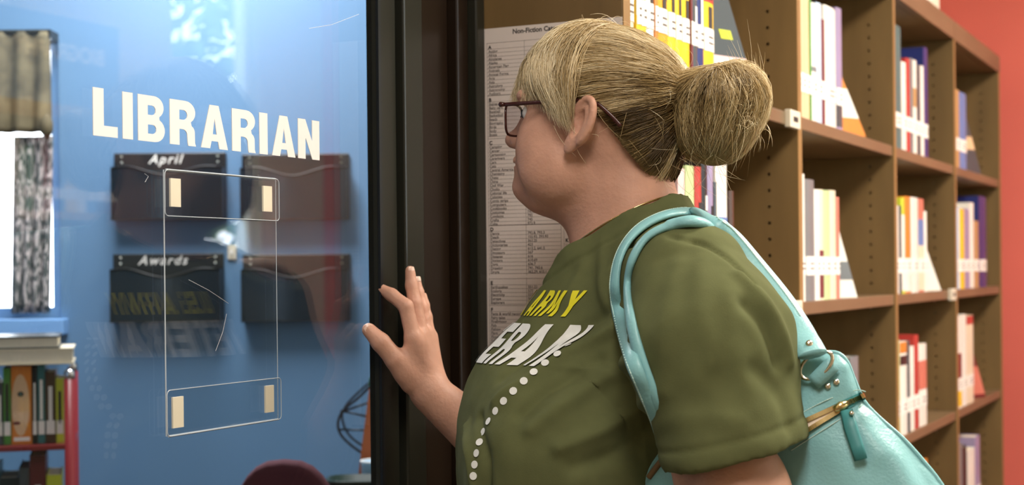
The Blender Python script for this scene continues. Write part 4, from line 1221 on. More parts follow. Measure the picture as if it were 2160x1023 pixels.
def hand(fd, wr, fg, scale=1.0):
    R = {'i': (.0108, .0096, .0086, .0066), 'm': (.0108, .0094, .0082, .0066), 'r': (.0096, .0082, .0072, .0057), 'p': (.0088, .0074, .0065, .0052), 't': (.0155, .0130, .0122, .0092)}
    for f in 'imrp':
        m = fg[f][0]
        fd.cone(wr, m, .0165 * scale, .0118 * scale, k=.012)
    fd.cone((np.array(wr) + fg['t'][0]) / 2, fg['t'][1], .017 * scale, .0135 * scale, k=.012)
    fd.cone(fg['i'][0] * .9 + np.array(wr) * .1, fg['t'][0] * .6 + fg['t'][1] * .4, .009 * scale, .011 * scale, k=.014)
    for f in 'imrpt':
        q = fg[f]; r = R[f]
        for i in range(3):
            fd.cone(q[i], q[i + 1], r[i] * scale, r[i + 1] * scale, k=.0035)


# ---- skin: one continuous surface
t_lo = np.array((-1.06, 1.36, 0.72)); t_hi = np.array((-0.33, 2.02, 1.68))
sk = Field(t_lo, t_hi, 0.0026)
HM = HD.M
# torso core under the shirt, so that head and arms hang together
sk.ell(TR(-.01, 0, 1.22), (.090, .145, .16), TR.M)
sk.ell(TR(0.0, 0, .97), (.12, .150, .19), TR.M, k=.05)
sk.cone(TR(-.01, -.125, 1.325), TR(-.01, .125, 1.325), .048, .048, k=.04)
# neck
sk.cone(HD(-.022, 0, 1.485), HD(-.048, 0, 1.345), .054, .066, k=.03)
sk.cone(HD(.022, .0, 1.445), HD(-.010, 0.0, 1.350), .034, .044, k=.035)
sk.ell(HD(.040, 0, 1.452), (.064, .054, .030), rot_pitch(HM, -16), k=.035)
# skull and face
sk.ell(HD(.002, 0, 1.552), (.094, .073, .085), HM, k=.03)
sk.ell(HD(.052, 0, 1.512), (.056, .062, .066), HM, k=.02)
sk.ell(HD(.052, 0, 1.474), (.050, .058, .042), rot_pitch(HM, -12), k=.02)
for sd in (1, -1):
    sk.ell(HD(.062, .036 * sd, 1.497), (.038, .033, .046), HM, k=.014)
    sk.ell(HD(.085, .026 * sd, 1.566), (.018, .026, .012), HM, k=.012)
    sk.ell(HD(.046, .052 * sd, 1.470), (.038, .018, .028), HM, k=.02)
sk.ell(HD(.096, 0, 1.457), (.028, .027, .023), HM, k=.016)
sk.ell(HD(.100, 0, 1.485), (.019, .026, .022), HM, k=.012)
sk.cone(HD(.092, 0, 1.560), HD(.114, 0, 1.522), .0085, .0105, k=.010)
sk.ell(HD(.1205, 0, 1.5165), (.0145, .0125, .0115), HM, k=.006)
for sd in (1, -1):
    sk.ell(HD(.110, .0115 * sd, 1.511), (.0120, .0075, .0085), HM, k=.006)
    sk.ell(HD(.1155, .0062 * sd, 1.5045), (.0055, .0035, .0045), HM, k=.002, sub=True)
    sk.ell(HD(.096, .031 * sd, 1.545), (.012, .016, .010), HM, k=.008, sub=True)
sk.cone(HD(.1125, -.017, 1.4895), HD(.1175, 0, 1.4910), .0042, .0052, k=.004); sk.cone(HD(.1125, .017, 1.4895), HD(.1175, 0, 1.4910), .0042, .0052, k=.004)
sk.cone(HD(.1105, -.015, 1.4790), HD(.1160, 0, 1.4780), .0042, .0056, k=.004); sk.cone(HD(.1105, .015, 1.4790), HD(.1160, 0, 1.4780), .0042, .0056, k=.004)
for sd in (1, -1): sk.cone(HD(.1120, .020 * sd, 1.4840), HD(.1235, 0, 1.4848), .0016, .0020, k=.002, sub=True)
# ears
for sd in (1, -1):
    eM = rot_pitch(HM, 0)
    a = math.radians(24)     # the ear leans back
    ax_u = math.cos(a) * HM[2] - math.sin(a) * HM[0]; ax_f = math.cos(a) * HM[0] + math.sin(a) * HM[2]
    flare = math.radians(24) * sd
    ax_l = math.cos(flare) * HM[1] + math.sin(flare) * ax_f * 1.0; ax_l /= np.linalg.norm(ax_l)
    ax_f2 = np.cross(ax_l, ax_u); ax_f2 /= np.linalg.norm(ax_f2)
    E = np.array([ax_f2, ax_l, ax_u])
    ec = HD(-.006, .079 * sd, 1.524)

    def el(f, l, u): return ec + f * E[0] + l * E[1] + u * E[2]
    sk.ell(el(-.001, .001 * sd, 0), (.0175, .0060, .0305), E, k=.006)
    sk.ell(el(.004, -.006 * sd, -.004), (.014, .012, .022), E, k=.010)
    sk.ell(el(.002, .0075 * sd, -.002), (.0100, .0085, .0180), E, k=.003, sub=True)
    pts = [el(.0175 * math.sin(t) * (1.0 if t > 0 else 1.0), .0045 * sd, .0305 * math.cos(t)) for t in np.linspace(1.35, -2.6, 16)]
    # helix rim: up over the top and down the back
    pts = [el(.0165 * math.sin(t), .0048 * sd, .0295 * math.cos(t)) for t in np.linspace(1.25, -2.45, 16)]
    for p, q in zip(pts, pts[1:]): sk.cone(p, q, .0036, .0036, k=.003)
    pts = [el(.0085 * math.sin(t) - .001, .0036 * sd, .018 * math.cos(t) - .001) for t in np.linspace(-.2, -2.6, 9)]
    for p, q in zip(pts, pts[1:]): sk.cone(p, q, .0028, .0028, k=.004)
    sk.ell(el(.006, .002 * sd, -.030), (.0095, .0048, .0115), E, k=.006)
    sk.ell(el(.0125, .002 * sd, -.007), (.0045, .0040, .0070), E, k=.004)
# arms and hands
sk.cone(SH_R, EL_R, .050, .043, k=.03)
mid = EL_R * .62 + WR_R * .38
sk.cone(EL_R, mid, .042, .040, k=.02); sk.cone(mid, WR_R, .040, .0265, k=.015)
hand(sk, WR_R, FING)
sk.cone(SH_L, EL_L, .056, .052, k=.03)
sk.ell((np.array(SL[2]) + EL_L) / 2, (.056, .056, .09), k=.02)
sk.cone(EL_L, EL_L * .6 + WR_L * .4, .047, .040, k=.02); sk.cone(EL_L * .6 + WR_L * .4, WR_L, .040, .026, k=.015)
dn = np.array((-.05, 0, -1.0)); dn /= np.linalg.norm(dn); sd_ = np.array((-1.0, .0, .05)); inn = np.array((0, 1.0, 0))
LF = {}
for f, off, ln in (('i', .028, .070), ('m', .009, .077), ('r', -.010, .071), ('p', -.027, .056)):
    m0 = WR_L + dn * .085 + sd_ * off
    LF[f] = [m0, m0 + dn * ln * .5 + inn * .008, m0 + dn * ln * .8 + inn * .022, m0 + dn * ln * .95 + inn * .036]
t0 = WR_L + dn * .025 + sd_ * .022
LF['t'] = [t0, t0 + dn * .035 + sd_ * .018 + inn * .006, t0 + dn * .062 + sd_ * .022 + inn * .014, t0 + dn * .085 + sd_ * .018 + inn * .020]
hand(sk, WR_L, LF)
V, F = sk.mesh(); V = relax(V, F, 1)
body = mesh_fast('body', V, F, M_skin, person)
BODY_BVH = BVHTree.FromPolygons([Vector(v) for v in V], F.tolist())
del sk
# nails
for f in 'imrt':
    q = FING[f]; d = Vector(q[3] - q[2]).normalized()
    back = Vector((0.75, -0.55, 0.2)); back = (back - d * back.dot(d)).normalized()
    if f == 't': back = Vector((0.25, -0.8, 0.55)); back = (back - d * back.dot(d)).normalized()
    side = d.cross(back); c = Vector(q[3]) + d * .001 + back * (.0050 if f != 't' else .0068)
    W, L = (.0042, .0060) if f != 't' else (.0060, .0080)
    Vn = []; Fn = []
    for i in range(6):
        for j in range(5):
            s = -1 + 2 * j / 4; t = i / 5
            Vn.append(c + side * (W * s * (1 - .35 * max(0, t - .6) ** 1)) + d * (L * (t * 1.1 - .5)) + back * (.0016 * (1 - s * s) - .0012 * (t - .5) ** 2))
    for i in range(5):
        for j in range(4): Fn.append((i * 5 + j, i * 5 + j + 1, i * 5 + j + 6, i * 5 + j + 5))
    mesh_py('fingernail', Vn, Fn, mat('nail', srgb(232, 196, 178), .25, coat=.3), person, smooth=True)
# eyes
for sd in (1, -1):
    c = Vector(HD(.084, .031 * sd, 1.545)); V = []; F_ = []
    for i in range(9):
        for j in range(16):
            th, ph = math.pi * i / 8, math.tau * j / 16
            V.append(c + Vector((-.0118 * math.cos(th), .0118 * math.sin(th) * math.cos(ph), .0118 * math.sin(th) * math.sin(ph))))
    for i in range(8):
        for j in range(16): F_.append((i * 16 + j, i * 16 + (j + 1) % 16, (i + 1) * 16 + (j + 1) % 16, (i + 1) * 16 + j))
    ey = mesh_py('eye', V, F_, mat('eye_white', srgb(226, 220, 214), .2, coat=.5), person, smooth=True)
    P = [c + Vector((-.0121, .0052 * math.cos(t * math.tau / 14), .0052 * math.sin(t * math.tau / 14))) for t in range(14)]
    mesh_py('iris', P, [tuple(range(14))], mat('iris', srgb(70, 92, 110), .2), ey)

# ---- shirt
sh = Field((-1.02, 1.36, 0.80), (-0.30, 2.02, 1.47), 0.0032)
TM = TR.M
sh.ell(TR(-.012, 0, 1.235), (.118, .172, .165), TM)
sh.cone(TR(-.015, -.130, 1.335), TR(-.015, .130, 1.335), .058, .058, k=.05)
sh.cone(HD(-.055, 0, 1.395), TR(-.015, .13, 1.345), .050, .044, k=.04); sh.cone(HD(-.055, 0, 1.395), TR(-.015, -.13, 1.345), .050, .044, k=.04)
sh.cone(HD(-.030, 0, 1.47), HD(-.050, 0, 1.345), .059, .072, k=.02)
sh.cone(HD(.016, 0, 1.42), HD(-.005, 0, 1.345), .038, .049, k=.03)
for s in (1, -1):
    sh.ell(TR(.100, .084 * s, 1.135), (.114, .099, .112), rot_pitch(TM, -16), k=.07)
sh.ell(TR(.115, 0, 1.135), (.09, .09, .10), TM, k=.07)
sh.cone(TR(.050, 0, 1.335), TR(.112, 0, 1.205), .052, .085, k=.05)
sh.ell(TR(.035, 0, .97), (.165, .188, .22), TM, k=.08)
sh.ell(TR(.02, 0, .84), (.160, .195, .14), TM, k=.06)
# sleeves
sl = [np.array(p) for p in SL]
sh.cone(sl[0], sl[1], .062, .083, k=.045); sh.cone(sl[1], sl[2], .083, .072, k=.03); sh.cone(sl[2], sl[2] + (sl[2] - sl[1]) * .5, .072, .064, k=.02)
sr0 = SH_R; sr1 = SH_R * .5 + EL_R * .5; sr2 = SH_R * .18 + EL_R * .82
sh.cone(sr0, sr1, .066, .070, k=.04); sh.cone(sr1, sr2, .070, .066, k=.03)


def plane_cut(fd, p0, nrm, keep=None):
    """cut away everything on the side the normal points to (inside the keep ball when given)"""
    p0 = np.array(p0, np.float32); nrm = np.array(nrm, np.float32); nrm = nrm / np.linalg.norm(nrm)
    if keep is None:
        lo, hi = fd.lo, fd.lo + fd.h * fd.n
    else:
        lo, hi = np.array(keep[0]) - keep[1], np.array(keep[0]) + keep[1]
    fd.op(lambda P: -((P - p0) @ nrm) if keep is None else np.maximum(-((P - p0) @ nrm), np.sqrt(((P - np.array(keep[0], np.float32)) ** 2).sum(-1)) - keep[1]), lo, hi, 0.0, True)


# neck opening: a plane falling towards the throat
NP = HD(.030, 0, 1.374); NB = HD(-.090, 0, 1.434)
nn = np.cross(NB - NP, HM[1]); nn = nn if nn[2] > 0 else -nn; nn = nn / np.linalg.norm(nn)
plane_cut(sh, NP, nn)
# sleeve hems
ha = sl[2] - sl[1]; ha /= np.linalg.norm(ha)
hemF = np.array(at_y(1430, 985, HY - .24)); hemB = np.array(at_y(1668, 940, HY - .24))
hc = (hemF + hemB) / 2; hn = np.cross(hemB - hemF, np.array((0, 1.0, 0.10))); hn = hn if hn[2] < 0 else -hn; hn /= np.linalg.norm(hn)
plane_cut(sh, hc, hn, (hc + hn * .085, .115))
hr = sr2 - sr1; hr /= np.linalg.norm(hr)
plane_cut(sh, sr2 - hr * .02, hr, (sr2 + hr * .05, .09))
plane_cut(sh, (0, 0, .845), (0, 0, -1))
V, F = sh.mesh(); V = relax(V, F, 3)
del sh
N = vnormals(V, F)
bv = BVHTree.FromPolygons([Vector(v) for v in V], F.tolist())


def hit(px, py, bvh):
    r = bvh.ray_cast(EYE, ray(px, py).normalized())
    return (np.array(r[0]), np.array(r[1])) if r[0] is not None else (None, None)


def polydist(V, P):
    best = np.full(len(V), 9.0)
    for a, b in zip(P, P[1:]):
        ba = b - a; t = np.clip(((V - a) @ ba) / (ba @ ba + 1e-12), 0, 1); best = np.minimum(best, np.linalg.norm(V - a - t[:, None] * ba, axis=1))
    return best


# seams and bands
dN = (V - NP) @ nn
near_neck = np.linalg.norm((V - (NP + NB) / 2) * np.array((1, 1, .6)), axis=1) < .13
disp = np.where(near_neck & (dN > -.021), .0016, 0) - np.where(near_neck, .0018 * np.exp(-((dN + .022) / .0022) ** 2), 0)
dH = (V - hc) @ hn
on_sl = np.linalg.norm(V - hc, axis=1) < .13
disp += np.where(on_sl, -.0016 * np.exp(-((dH + .022) / .0022) ** 2) + .0010 * np.exp(-((dH + .010) / .007) ** 2), 0)
FOLDS = [  # picture polyline, amplitude, width
    ([(1290, 560), (1330, 515), (1420, 498), (1480, 512), (1530, 545), (1590, 600)], -.0030, .0045),
    ([(1560, 585), (1610, 630), (1645, 690), (1660, 760)], .006, .010),
    ([(1575, 640), (1615, 685), (1645, 760)], -.008, .011),
    ([(1480, 530), (1478, 640), (1500, 760)], .0025, .014),
    ([(1430, 560), (1400, 700), (1400, 820)], .0028, .015),
    ([(1540, 600), (1545, 720), (1590, 860)], .003, .016),
    ([(1590, 780), (1640, 830), (1665, 900)], -.004, .012),
    ([(1380, 900), (1470, 880), (1560, 890)], .002, .012),
    ([(1060, 800), (1130, 745), (1210, 700), (1290, 660)], -.0026, .010),
    ([(1050, 850), (1120, 800), (1200, 745), (1300, 690)], .0050, .011),
    ([(1100, 870), (1180, 810), (1260, 760), (1320, 720)], -.0040, .010),
    ([(1120, 905), (1200, 850), (1290, 790), (1340, 760)], .0042, .011),
    ([(1180, 945), (1270, 910), (1340, 870), (1370, 840)], .0045, .010),
    ([(1210, 985), (1300, 955), (1370, 905)], -.0040, .012),
    ([(985, 900), (995, 960), (1010, 1040)], .0045, .008),
    ([(1010, 880), (1025, 960), (1030, 1040)], -.004, .009),
    ([(1230, 560), (1215, 600), (1190, 640)], .002, .010),
    ([(1270, 520), (1270, 580), (1290, 660)], .0025, .012),
]
for pl, amp, wd in FOLDS:
    amp *= 1.1 if pl[0][0] > 1300 else 1.6; wd *= .85
    pts = [hit(x, y, bv)[0] for x, y in pl]; pts = [p for p in pts if p is not None]
    if len(pts) < 2: continue
    pts = [np.array(p) for p in spline([Vector(p) for p in pts], 4)]
    d = polydist(V, pts); disp += amp * np.exp(-(d / wd) ** 2)
wr = np.random.default_rng(5)
for _ in range(26):       # soft cloth irregularity
    kv = wr.normal(0, 1, 3) * np.array((70, 70, 45)); disp += .00034 * np.sin(V @ kv + wr.uniform(0, 6.28))
V = relax((V + N * disp[:, None]).astype(np.float32), F, 4)
shirt = mesh_fast('shirt', V, F, M_shirt, person)
SB = BVHTree.FromPolygons([Vector(v) for v in V], F.tolist())
TIN = TR.inv(V)


# printing on the chest: laid flat in the torso's front plane, then pressed onto the cloth
def press(V, F, lat, z, m, name, off=.0016, sub=.0045):
    bm = bmesh.new(); vv = [bm.verts.new((v.x, v.y, 0)) for v in V]
    for f in F:
        try: bm.faces.new([vv[i] for i in f])
        except ValueError: pass
    bmesh.ops.triangulate(bm, faces=bm.faces[:], ngon_method='EAR_CLIP')
    todo = [tuple((v.co.x, v.co.y) for v in f.verts) for f in bm.faces]; fine = []
    bm.free()
    while todo:          # halve the longest edge until the pieces are small enough to bend
        t = todo.pop(); L = [math.dist(t[k], t[(k + 1) % 3]) for k in range(3)]; k = L.index(max(L))
        if L[k] < sub: fine.append(t); continue
        a, b, c = t[k], t[(k + 1) % 3], t[(k + 2) % 3]; mid_ = ((a[0] + b[0]) / 2, (a[1] + b[1]) / 2)
        todo += [(a, mid_, c), (mid_, b, c)]
    cache = {}; co = []; fs = []

    def put(q):
        q = (round(q[0], 6), round(q[1], 6))
        if q in cache: return cache[q]
        # reading direction runs to her left
        r = SB.ray_cast(Vector(TR(.60, lat + q[0], z + q[1])), Vector(-TM[0]))
        ok = r[0] is not None and TR.inv(np.array(r[0]))[0] > -.005 and Vector(r[1]).dot(Vector(TM[0])) > .10
        cache[q] = len(co) if ok else -1
        if ok: co.append(r[0] + r[1] * off)
        return cache[q]
    for t in fine:
        ix = [put(q) for q in t]
        if min(ix) >= 0 and len(set(ix)) == 3: fs.append(tuple(ix))
    return mesh_py(name, co, fs, m, shirt)


def block_text(word, h, wd, gap, shear=0.0):
    """block capitals as flat polygons, centred"""
    cu = bpy.data.curves.new('g', 'CURVE'); cu.dimensions = '2D'; cu.fill_mode = 'FRONT'
    ws = [{'.': .28, ' ': .4, 'M': 1.25, 'I': .4}.get(c, 1.0) * wd * h for c in word]; tot = sum(ws) + gap * h * (len(word) - 1); x = -tot / 2
    for c, w in zip(word, ws):
        if c in GLY:
            for loop in [GLY[c][0]] + GLY[c][1]:
                s = cu.splines.new('POLY'); s.points.add(len(loop) - 1); s.use_cyclic_u = True
                for p, (a, b) in zip(s.points, loop): p.co = (x + a * w + b * h * shear, b * h, 0, 1)
        x += w + gap * h
    o = bpy.data.objects.new('g', cu); COL.objects.link(o); bpy.context.view_layer.update()
    me = bpy.data.meshes.new_from_object(o.evaluated_get(bpy.context.evaluated_depsgraph_get()))
    V = [Vector(v.co) for v in me.vertices]; F = [tuple(p.vertices) for p in me.polygons]
    bpy.data.objects.remove(o, do_unlink=True); bpy.data.curves.remove(cu); bpy.data.meshes.remove(me)
    return V, F


Vt, Ft = block_text('U.S. ARMY', .030, .43, .11, .10)
press(Vt, Ft, .018, 1.298, M_yellow, 'chest_lettering')
Vt, Ft = block_text('VETERAN', .046, .49, .09)
press(Vt, Ft, .014, 1.243, M_print, 'chest_lettering')
# printed bead chain and tag


def disc_on(px, py, r, m, name, n=12, sx=1.0):
    p, nr = hit(px, py, SB)
    if p is None: return
    nr = Vector(nr); a = nr.orthogonal().normalized(); b = nr.cross(a)
    P = [Vector(p) + nr * .0012 + a * (r * math.cos(t * math.tau / n)) + b * (r * math.sin(t * math.tau / n)) for t in range(n)]
    mesh_py(name, P, [tuple(range(n))], m, shirt)


for (px, py, r) in ((1199, 729, .0042), (1176, 747, .0046), (1150, 766, .0046), (1126, 785, .0046), (1105, 804, .0045), (1083, 825, .0045), (1063, 846, .0045), (1046, 867, .0045), (1031, 889, .0045), (1020, 911, .0045), (1012, 933, .0045), (1006, 956, .0045), (1002, 980, .0045), (999, 1004, .0045)):
    disc_on(px, py, r, M_print, 'printed_bead')

# trousers and shoes below the frame
tr_ = Field((-.98, 1.40, 0.06), (-.42, 2.0, 0.95), .007)
tr_.ell(TR(.0, 0, .86), (.142, .178, .13), TM)
for s in (1, -1):
    hip = TR(-.005, .088 * s, .80); kn = TR(.015, .10 * s, .46); an = TR(-.01, .10 * s, .09)
    tr_.cone(hip, kn, .092, .068, k=.03); tr_.cone(kn, an, .068, .052, k=.02)
plane_cut(tr_, (0, 0, .09), (0, 0, -1)); plane_cut(tr_, (0, 0, .93), (0, 0, 1))
V, F = tr_.mesh(); mesh_fast('trousers', relax(V, F, 2), F, M_denim, person)
for s in (1, -1):
    sf = Field(TR(0, .10 * s, 0) - np.array((.22, .22, 0)), TR(0, .10 * s, 0) + np.array((.22, .22, .16)), .004)
    sf.ell(TR(.11, .105 * s, .035), (.085, .043, .036), TM); sf.ell(TR(.0, .10 * s, .04), (.075, .038, .045), TM, k=.03); sf.cone(TR(-.015, .10 * s, .06), TR(-.015, .10 * s, .12), .042, .040, k=.02)
    plane_cut(sf, (0, 0, .002), (0, 0, -1))
    V, F = sf.mesh(); mesh_fast('shoe', relax(V, F, 2), F, M_black, person)

# ---- hair
hc_ = Field(HD(.16, .13, 1.40) - np.array((0.0, 0, 0)), HD(-.24, -.13, 1.70), .0035) if False else None
lo = np.minimum(HD(.15, .12, 1.42), HD(-.24, -.12, 1.42)); hi = np.maximum(HD(.15, .12, 1.68), HD(-.24, -.12, 1.68))
cap = Field(lo, hi, .0034)
cap.ell(HD(-.000, 0, 1.556), (.100, .0785, .090), HM)
cap.ell(HD(-.048, 0, 1.500), (.045, .058, .062), HM, k=.03)
cap.ell(HD(-.070, 0, 1.556), (.034, .045, .045), HM, k=.03)


def hairline(P):
    a = HX - P[..., 0]; z = P[..., 2]
    return np.minimum(1.524 + (a + .030) * .78, 1.524 + (a + .030) * 1.55)


VU, FU = cap.mesh()
CAPU = BVHTree.FromPolygons([Vector(v) for v in VU], FU.tolist())
cap.op(lambda P: -(hairline(P) - P[..., 2]) * .75, lo, hi, 0, True)
V, F = cap.mesh(); V = relax(V, F, 2)
hair = mesh_fast('hair', V, F, M_hairbase, person)
CAPB = BVHTree.FromPolygons([Vector(v) for v in V], F.tolist())
CAPV = V; CAPN = vnormals(V, F)
bun = Field(lo, hi, .0034)
BC = HD(-.146, 0, 1.538)
bun.ell(BC, (.043, .044, .053), HM); bun.ell(HD(-.138, .0, 1.508), (.036, .038, .034), HM, k=.02); bun.ell(HD(-.168, 0.0, 1.555), (.030, .036, .036), HM, k=.02); bun.ell(HD(-.105, 0, 1.553), (.030, .027, .030), HM, k=.02)
bun.ell(HD(-.154, .022, 1.604), (.012, .016, .014), HM, k=.014, sub=True)
V, F = bun.mesh(); V = relax(V, F, 2)
mesh_fast('bun_core', V, F, M_hairbase, hair)
BUNB = BVHTree.FromPolygons([Vector(v) for v in V], F.tolist())


def shell(bvh, c, d, far=.4):
    r = bvh.ray_cast(Vector(c) + Vector(d) * far, -Vector(d), far)
    return (np.array(r[0]) if r[0] is not None else None)


def arc_path(bvh, c, d0, d1, K, lift, side=None):
    """great-circle path on the shell seen from c"""
    d0 = d0 / np.linalg.norm(d0); d1 = d1 / np.linalg.norm(d1)
    om = math.acos(max(-1, min(1, float(d0 @ d1)))) + 1e-6
    out = []; last = None
    for i in range(K):
        t = i / (K - 1)
        d = (math.sin((1 - t) * om) * d0 + math.sin(t * om) * d1) / math.sin(om); d /= np.linalg.norm(d)
        p = shell(bvh, c, d)
        if p is None: p = c + d * (last if last else .09)
        last = np.linalg.norm(p - c)
        out.append(p + d * lift(t))
    return np.array(out)


STR = []; SRAD = []; SCOL = []
K = 13
hr_ = np.random.default_rng(11)
C0 = HD(-.012, 0, 1.540)
TIE = HD(-.102, .002, 1.556)
dT = TIE - C0


def wob(P, amp, freq=2.0):
    ph = hr_.uniform(0, 6.28, 3); t = np.linspace(0, 1, len(P))[:, None]
    return P + amp * np.sin(t * freq * 6.28 + ph) * np.sin(t * math.pi)


def add_strand(P, rad, col):
    STR.append(P); SRAD.append(rad); SCOL.append(col)


def blond(v):  # v 0 dark .. 1 pale
    a = np.array(srgb(92, 70, 38)); m = np.array(srgb(190, 162, 112)); b = np.array(srgb(250, 234, 198))
    return a + (m - a) * v * 2 if v < .5 else m + (b - m) * (v - .5) * 2


CLD = hr_.normal(0, 1, (260, 3)); CLD /= np.linalg.norm(CLD, axis=1)[:, None]; CLV = hr_.normal(0, .20, 260)


def tone(p, base, c=None):
    """streaky tone: neighbouring locks differ"""
    d = p - (C0 if c is None else c); d = d / np.linalg.norm(d)
    return float(np.clip(base + CLV[np.argmax(CLD @ d)] + hr_.normal(0, .12), 0, 1))


# swept back from the hairline to the tie
cand = np.where((CAPV[:, 0] > HX - .085))[0]
cnt = 0
clump = {}
while cnt < 6000:
    i = cand[hr_.integers(len(cand))]; p = CAPV[i]
    if (CAPN[i] @ (p - C0)) < 0: continue
    a = HX - p[0]
    if a < -.085: continue
    # the far side is hardly seen
    if (HY - p[1]) < -.03 and hr_.random() < .6: continue
    d0 = p - C0
    lift0 = hr_.uniform(.0005, .0045)
    jit = hr_.normal(0, .05, 3)
    P = arc_path(CAPB, C0, d0, dT / np.linalg.norm(dT) + jit * .5, K, lambda t: lift0 * (1 - .5 * t) + .001)
    e = TIE + hr_.normal(0, .006, 3); w = np.linspace(0, 1, K)[:, None] ** 5
    P = wob(P * (1 - w) + e * w, .0012)
    low = p[2] < 1.535 and a < .0
    v = tone(P[4], .10 if low else .56 + (.10 if p[2] > 1.60 else 0))
    add_strand(P, hr_.uniform(.00020, .00040), blond(v)); cnt += 1
# fringe: from the crown forward and round to the ear
CR = HD(.036, .004, 1.650)
ENDS = [HD(.085, -.065, 1.565)] + [np.array(at_y(px, py, HY - b_)) for px, py, b_ in ((1092, 222, -.03), (1080, 222, .005), (1086, 226, .030), (1114, 224, .055), (1146, 228, .070), (1166, 250, .0765), (1186, 270, .081), (1210, 288, .0845))]
for q in range(3600):
    s = hr_.beta(1.0, 1.0) * (len(ENDS) - 1.001); i = int(s); e = ENDS[i] * (1 - (s - i)) + ENDS[i + 1] * (s - i) + hr_.normal(0, .0030, 3)
    st = CR + HM[0] * hr_.uniform(-.055, .02) + HM[1] * hr_.normal(.010, .016) + HM[2] * hr_.normal(-.002, .002)
    d0 = st - C0; d1 = e - C0
    L1 = np.linalg.norm(d1)
    up = hr_.uniform(.002, .015)
    P = arc_path(CAPU, C0, d0, d1, K, lambda t: .002 + up * math.sin(math.pi * min(1, t * .85 + .1)))
    tt = np.linspace(0, 1, K)
    for j in range(K):       # swing out to the end point
        dj = P[j] - C0; rj = np.linalg.norm(dj); w = max(0, (tt[j] - .45) / .55) ** 1.2
        P[j] = C0 + dj / rj * (rj * (1 - w) + max(L1, rj * .96) * w)
    keep = hr_.uniform(.82, 1.0)
    P = np.stack([np.interp(tt * keep, tt, P[:, k_]) for k_ in range(3)], 1)
    add_strand(wob(P, .0020, 1.1), hr_.uniform(.00020, .00038), blond(tone(P[5], .62)))
# bun: out of the hollow at the top, down around the roll
TOPB = HD(-.152, .022, 1.598)
dTop = TOPB - BC
for q in range(4200):
    an = hr_.uniform(0, math.tau)
    if math.sin(an) < -.3 and hr_.random() < .5: continue
    # direction at the equator
    eq = HM[0] * math.cos(an) + HM[1] * math.sin(an)
    end = eq * hr_.uniform(.45, 1.0) + HM[0] * hr_.normal(.15, .2) - HM[2] * hr_.uniform(.4, 1.1)
    lft = abs(hr_.normal(.002, .003))
    mid_ = eq + HM[2] * .15
    A = arc_path(BUNB, BC, dTop + hr_.normal(0, .006, 3), mid_, 7, lambda t: lft * t + .0005)
    B = arc_path(BUNB, BC, mid_, end, 7, lambda t: lft * (1 - .4 * t) + .0005)
    P = np.concatenate([A, B[1:]])
    v = tone(P[6], .52, BC)
    add_strand(wob(P, .0034, .8), hr_.uniform(.00020, .00040), blond(v))
# turned-up ends at the back of the bun and stray hairs
for q in range(420):
    b0 = BC + HM[0] * hr_.uniform(-.05, -.02) + HM[1] * hr_.normal(.01, .02) + HM[2] * hr_.uniform(-.03, .04)
    dirv = -HM[0] * hr_.uniform(.5, 1) + HM[2] * hr_.normal(.0, .45) + HM[1] * hr_.normal(.2, .4); dirv /= np.linalg.norm(dirv)
    cur_ = HM[2] * hr_.normal(.0, 1.2) + HM[0] * hr_.uniform(.2, 1.2); L = hr_.uniform(.018, .036)
    t = np.linspace(0, 1, K)[:, None]
    add_strand(b0 + dirv * L * t * (1 - .35 * t) + cur_ * L * .75 * t ** 2, hr_.uniform(.00016, .0003), blond(hr_.uniform(.4, .9)))
for q in range(90):
    i = cand[hr_.integers(len(cand))]; p = CAPV[i].astype(float); n = CAPN[i]
    tdir = np.cross(n, hr_.normal(0, 1, 3)); tdir /= np.linalg.norm(tdir); L = hr_.uniform(.02, .05); t = np.linspace(0, 1, K)[:, None]
    add_strand(p + tdir * L * t + n * (.014 * np.sin(t * 2.6) * hr_.uniform(.4, 1.2)), .00018, blond(hr_.uniform(.5, 1)))
for q in range(40):    # wisps under the bun and at the nape
    b0 = HD(hr_.uniform(-.16, -.06), hr_.uniform(.0, .04), hr_.uniform(1.47, 1.50)); t = np.linspace(0, 1, K)[:, None]
    add_strand(b0 - HM[2] * t * hr_.uniform(.015, .05) + HM[0] * (np.sin(t * 4) * hr_.normal(0, .008)) - HM[0] * t ** 2 * hr_.uniform(-.01, .03), .00017, blond(hr_.uniform(.4, .9)))
for (x0, y0, x1, y1, bow) in ((1168, 265, 1215, 330, 6), (1212, 268, 1236, 345, 10), (1225, 280, 1262, 290, -14), (1190, 235, 1225, 290, 8)):
    A = np.array(at_y(x0, y0, HY - .083)); B = np.array(at_y(x1, y1, HY - .080)); t = np.linspace(0, 1, K)[:, None]
    add_strand(A + (B - A) * t + HM[0] * (np.sin(t * math.pi) * bow * .0006), .00022, blond(.95))
# eyebrows
for q in range(160):
    sd = 1 if q % 2 else -1; s = hr_.random(); b0 = HD(.103 - .02 * s * s, sd * (.014 + .034 * s), 1.566 + .006 * math.sin(s * 3)); t = np.linspace(0, 1, K)[:, None]
    add_strand(b0 + HM[1] * sd * t * .008 - HM[0] * t * .002 + HM[2] * t * .001, .00022, blond(.15))
P = np.array([np.asarray(p)[np.linspace(0, len(p) - 1, K).round().astype(int)] for p in STR]); n = len(P)
T = np.gradient(P, axis=1); T /= np.linalg.norm(T, axis=2)[..., None] + 1e-9
ref = np.broadcast_to(np.array((.3, .2, .93)), T.shape); A = np.cross(T, ref); A /= np.linalg.norm(A, axis=2)[..., None] + 1e-9; B = np.cross(T, A)
prof = np.array([.8] + [1.0] * (K - 4) + [.8, .55, .2]); R = np.array(SRAD)[:, None] * prof[None]
V = np.stack([P + R[..., None] * (A * math.cos(a) + B * math.sin(a)) for a in (0, 2.094, 4.189)], 2)     # n, K, 3, 3
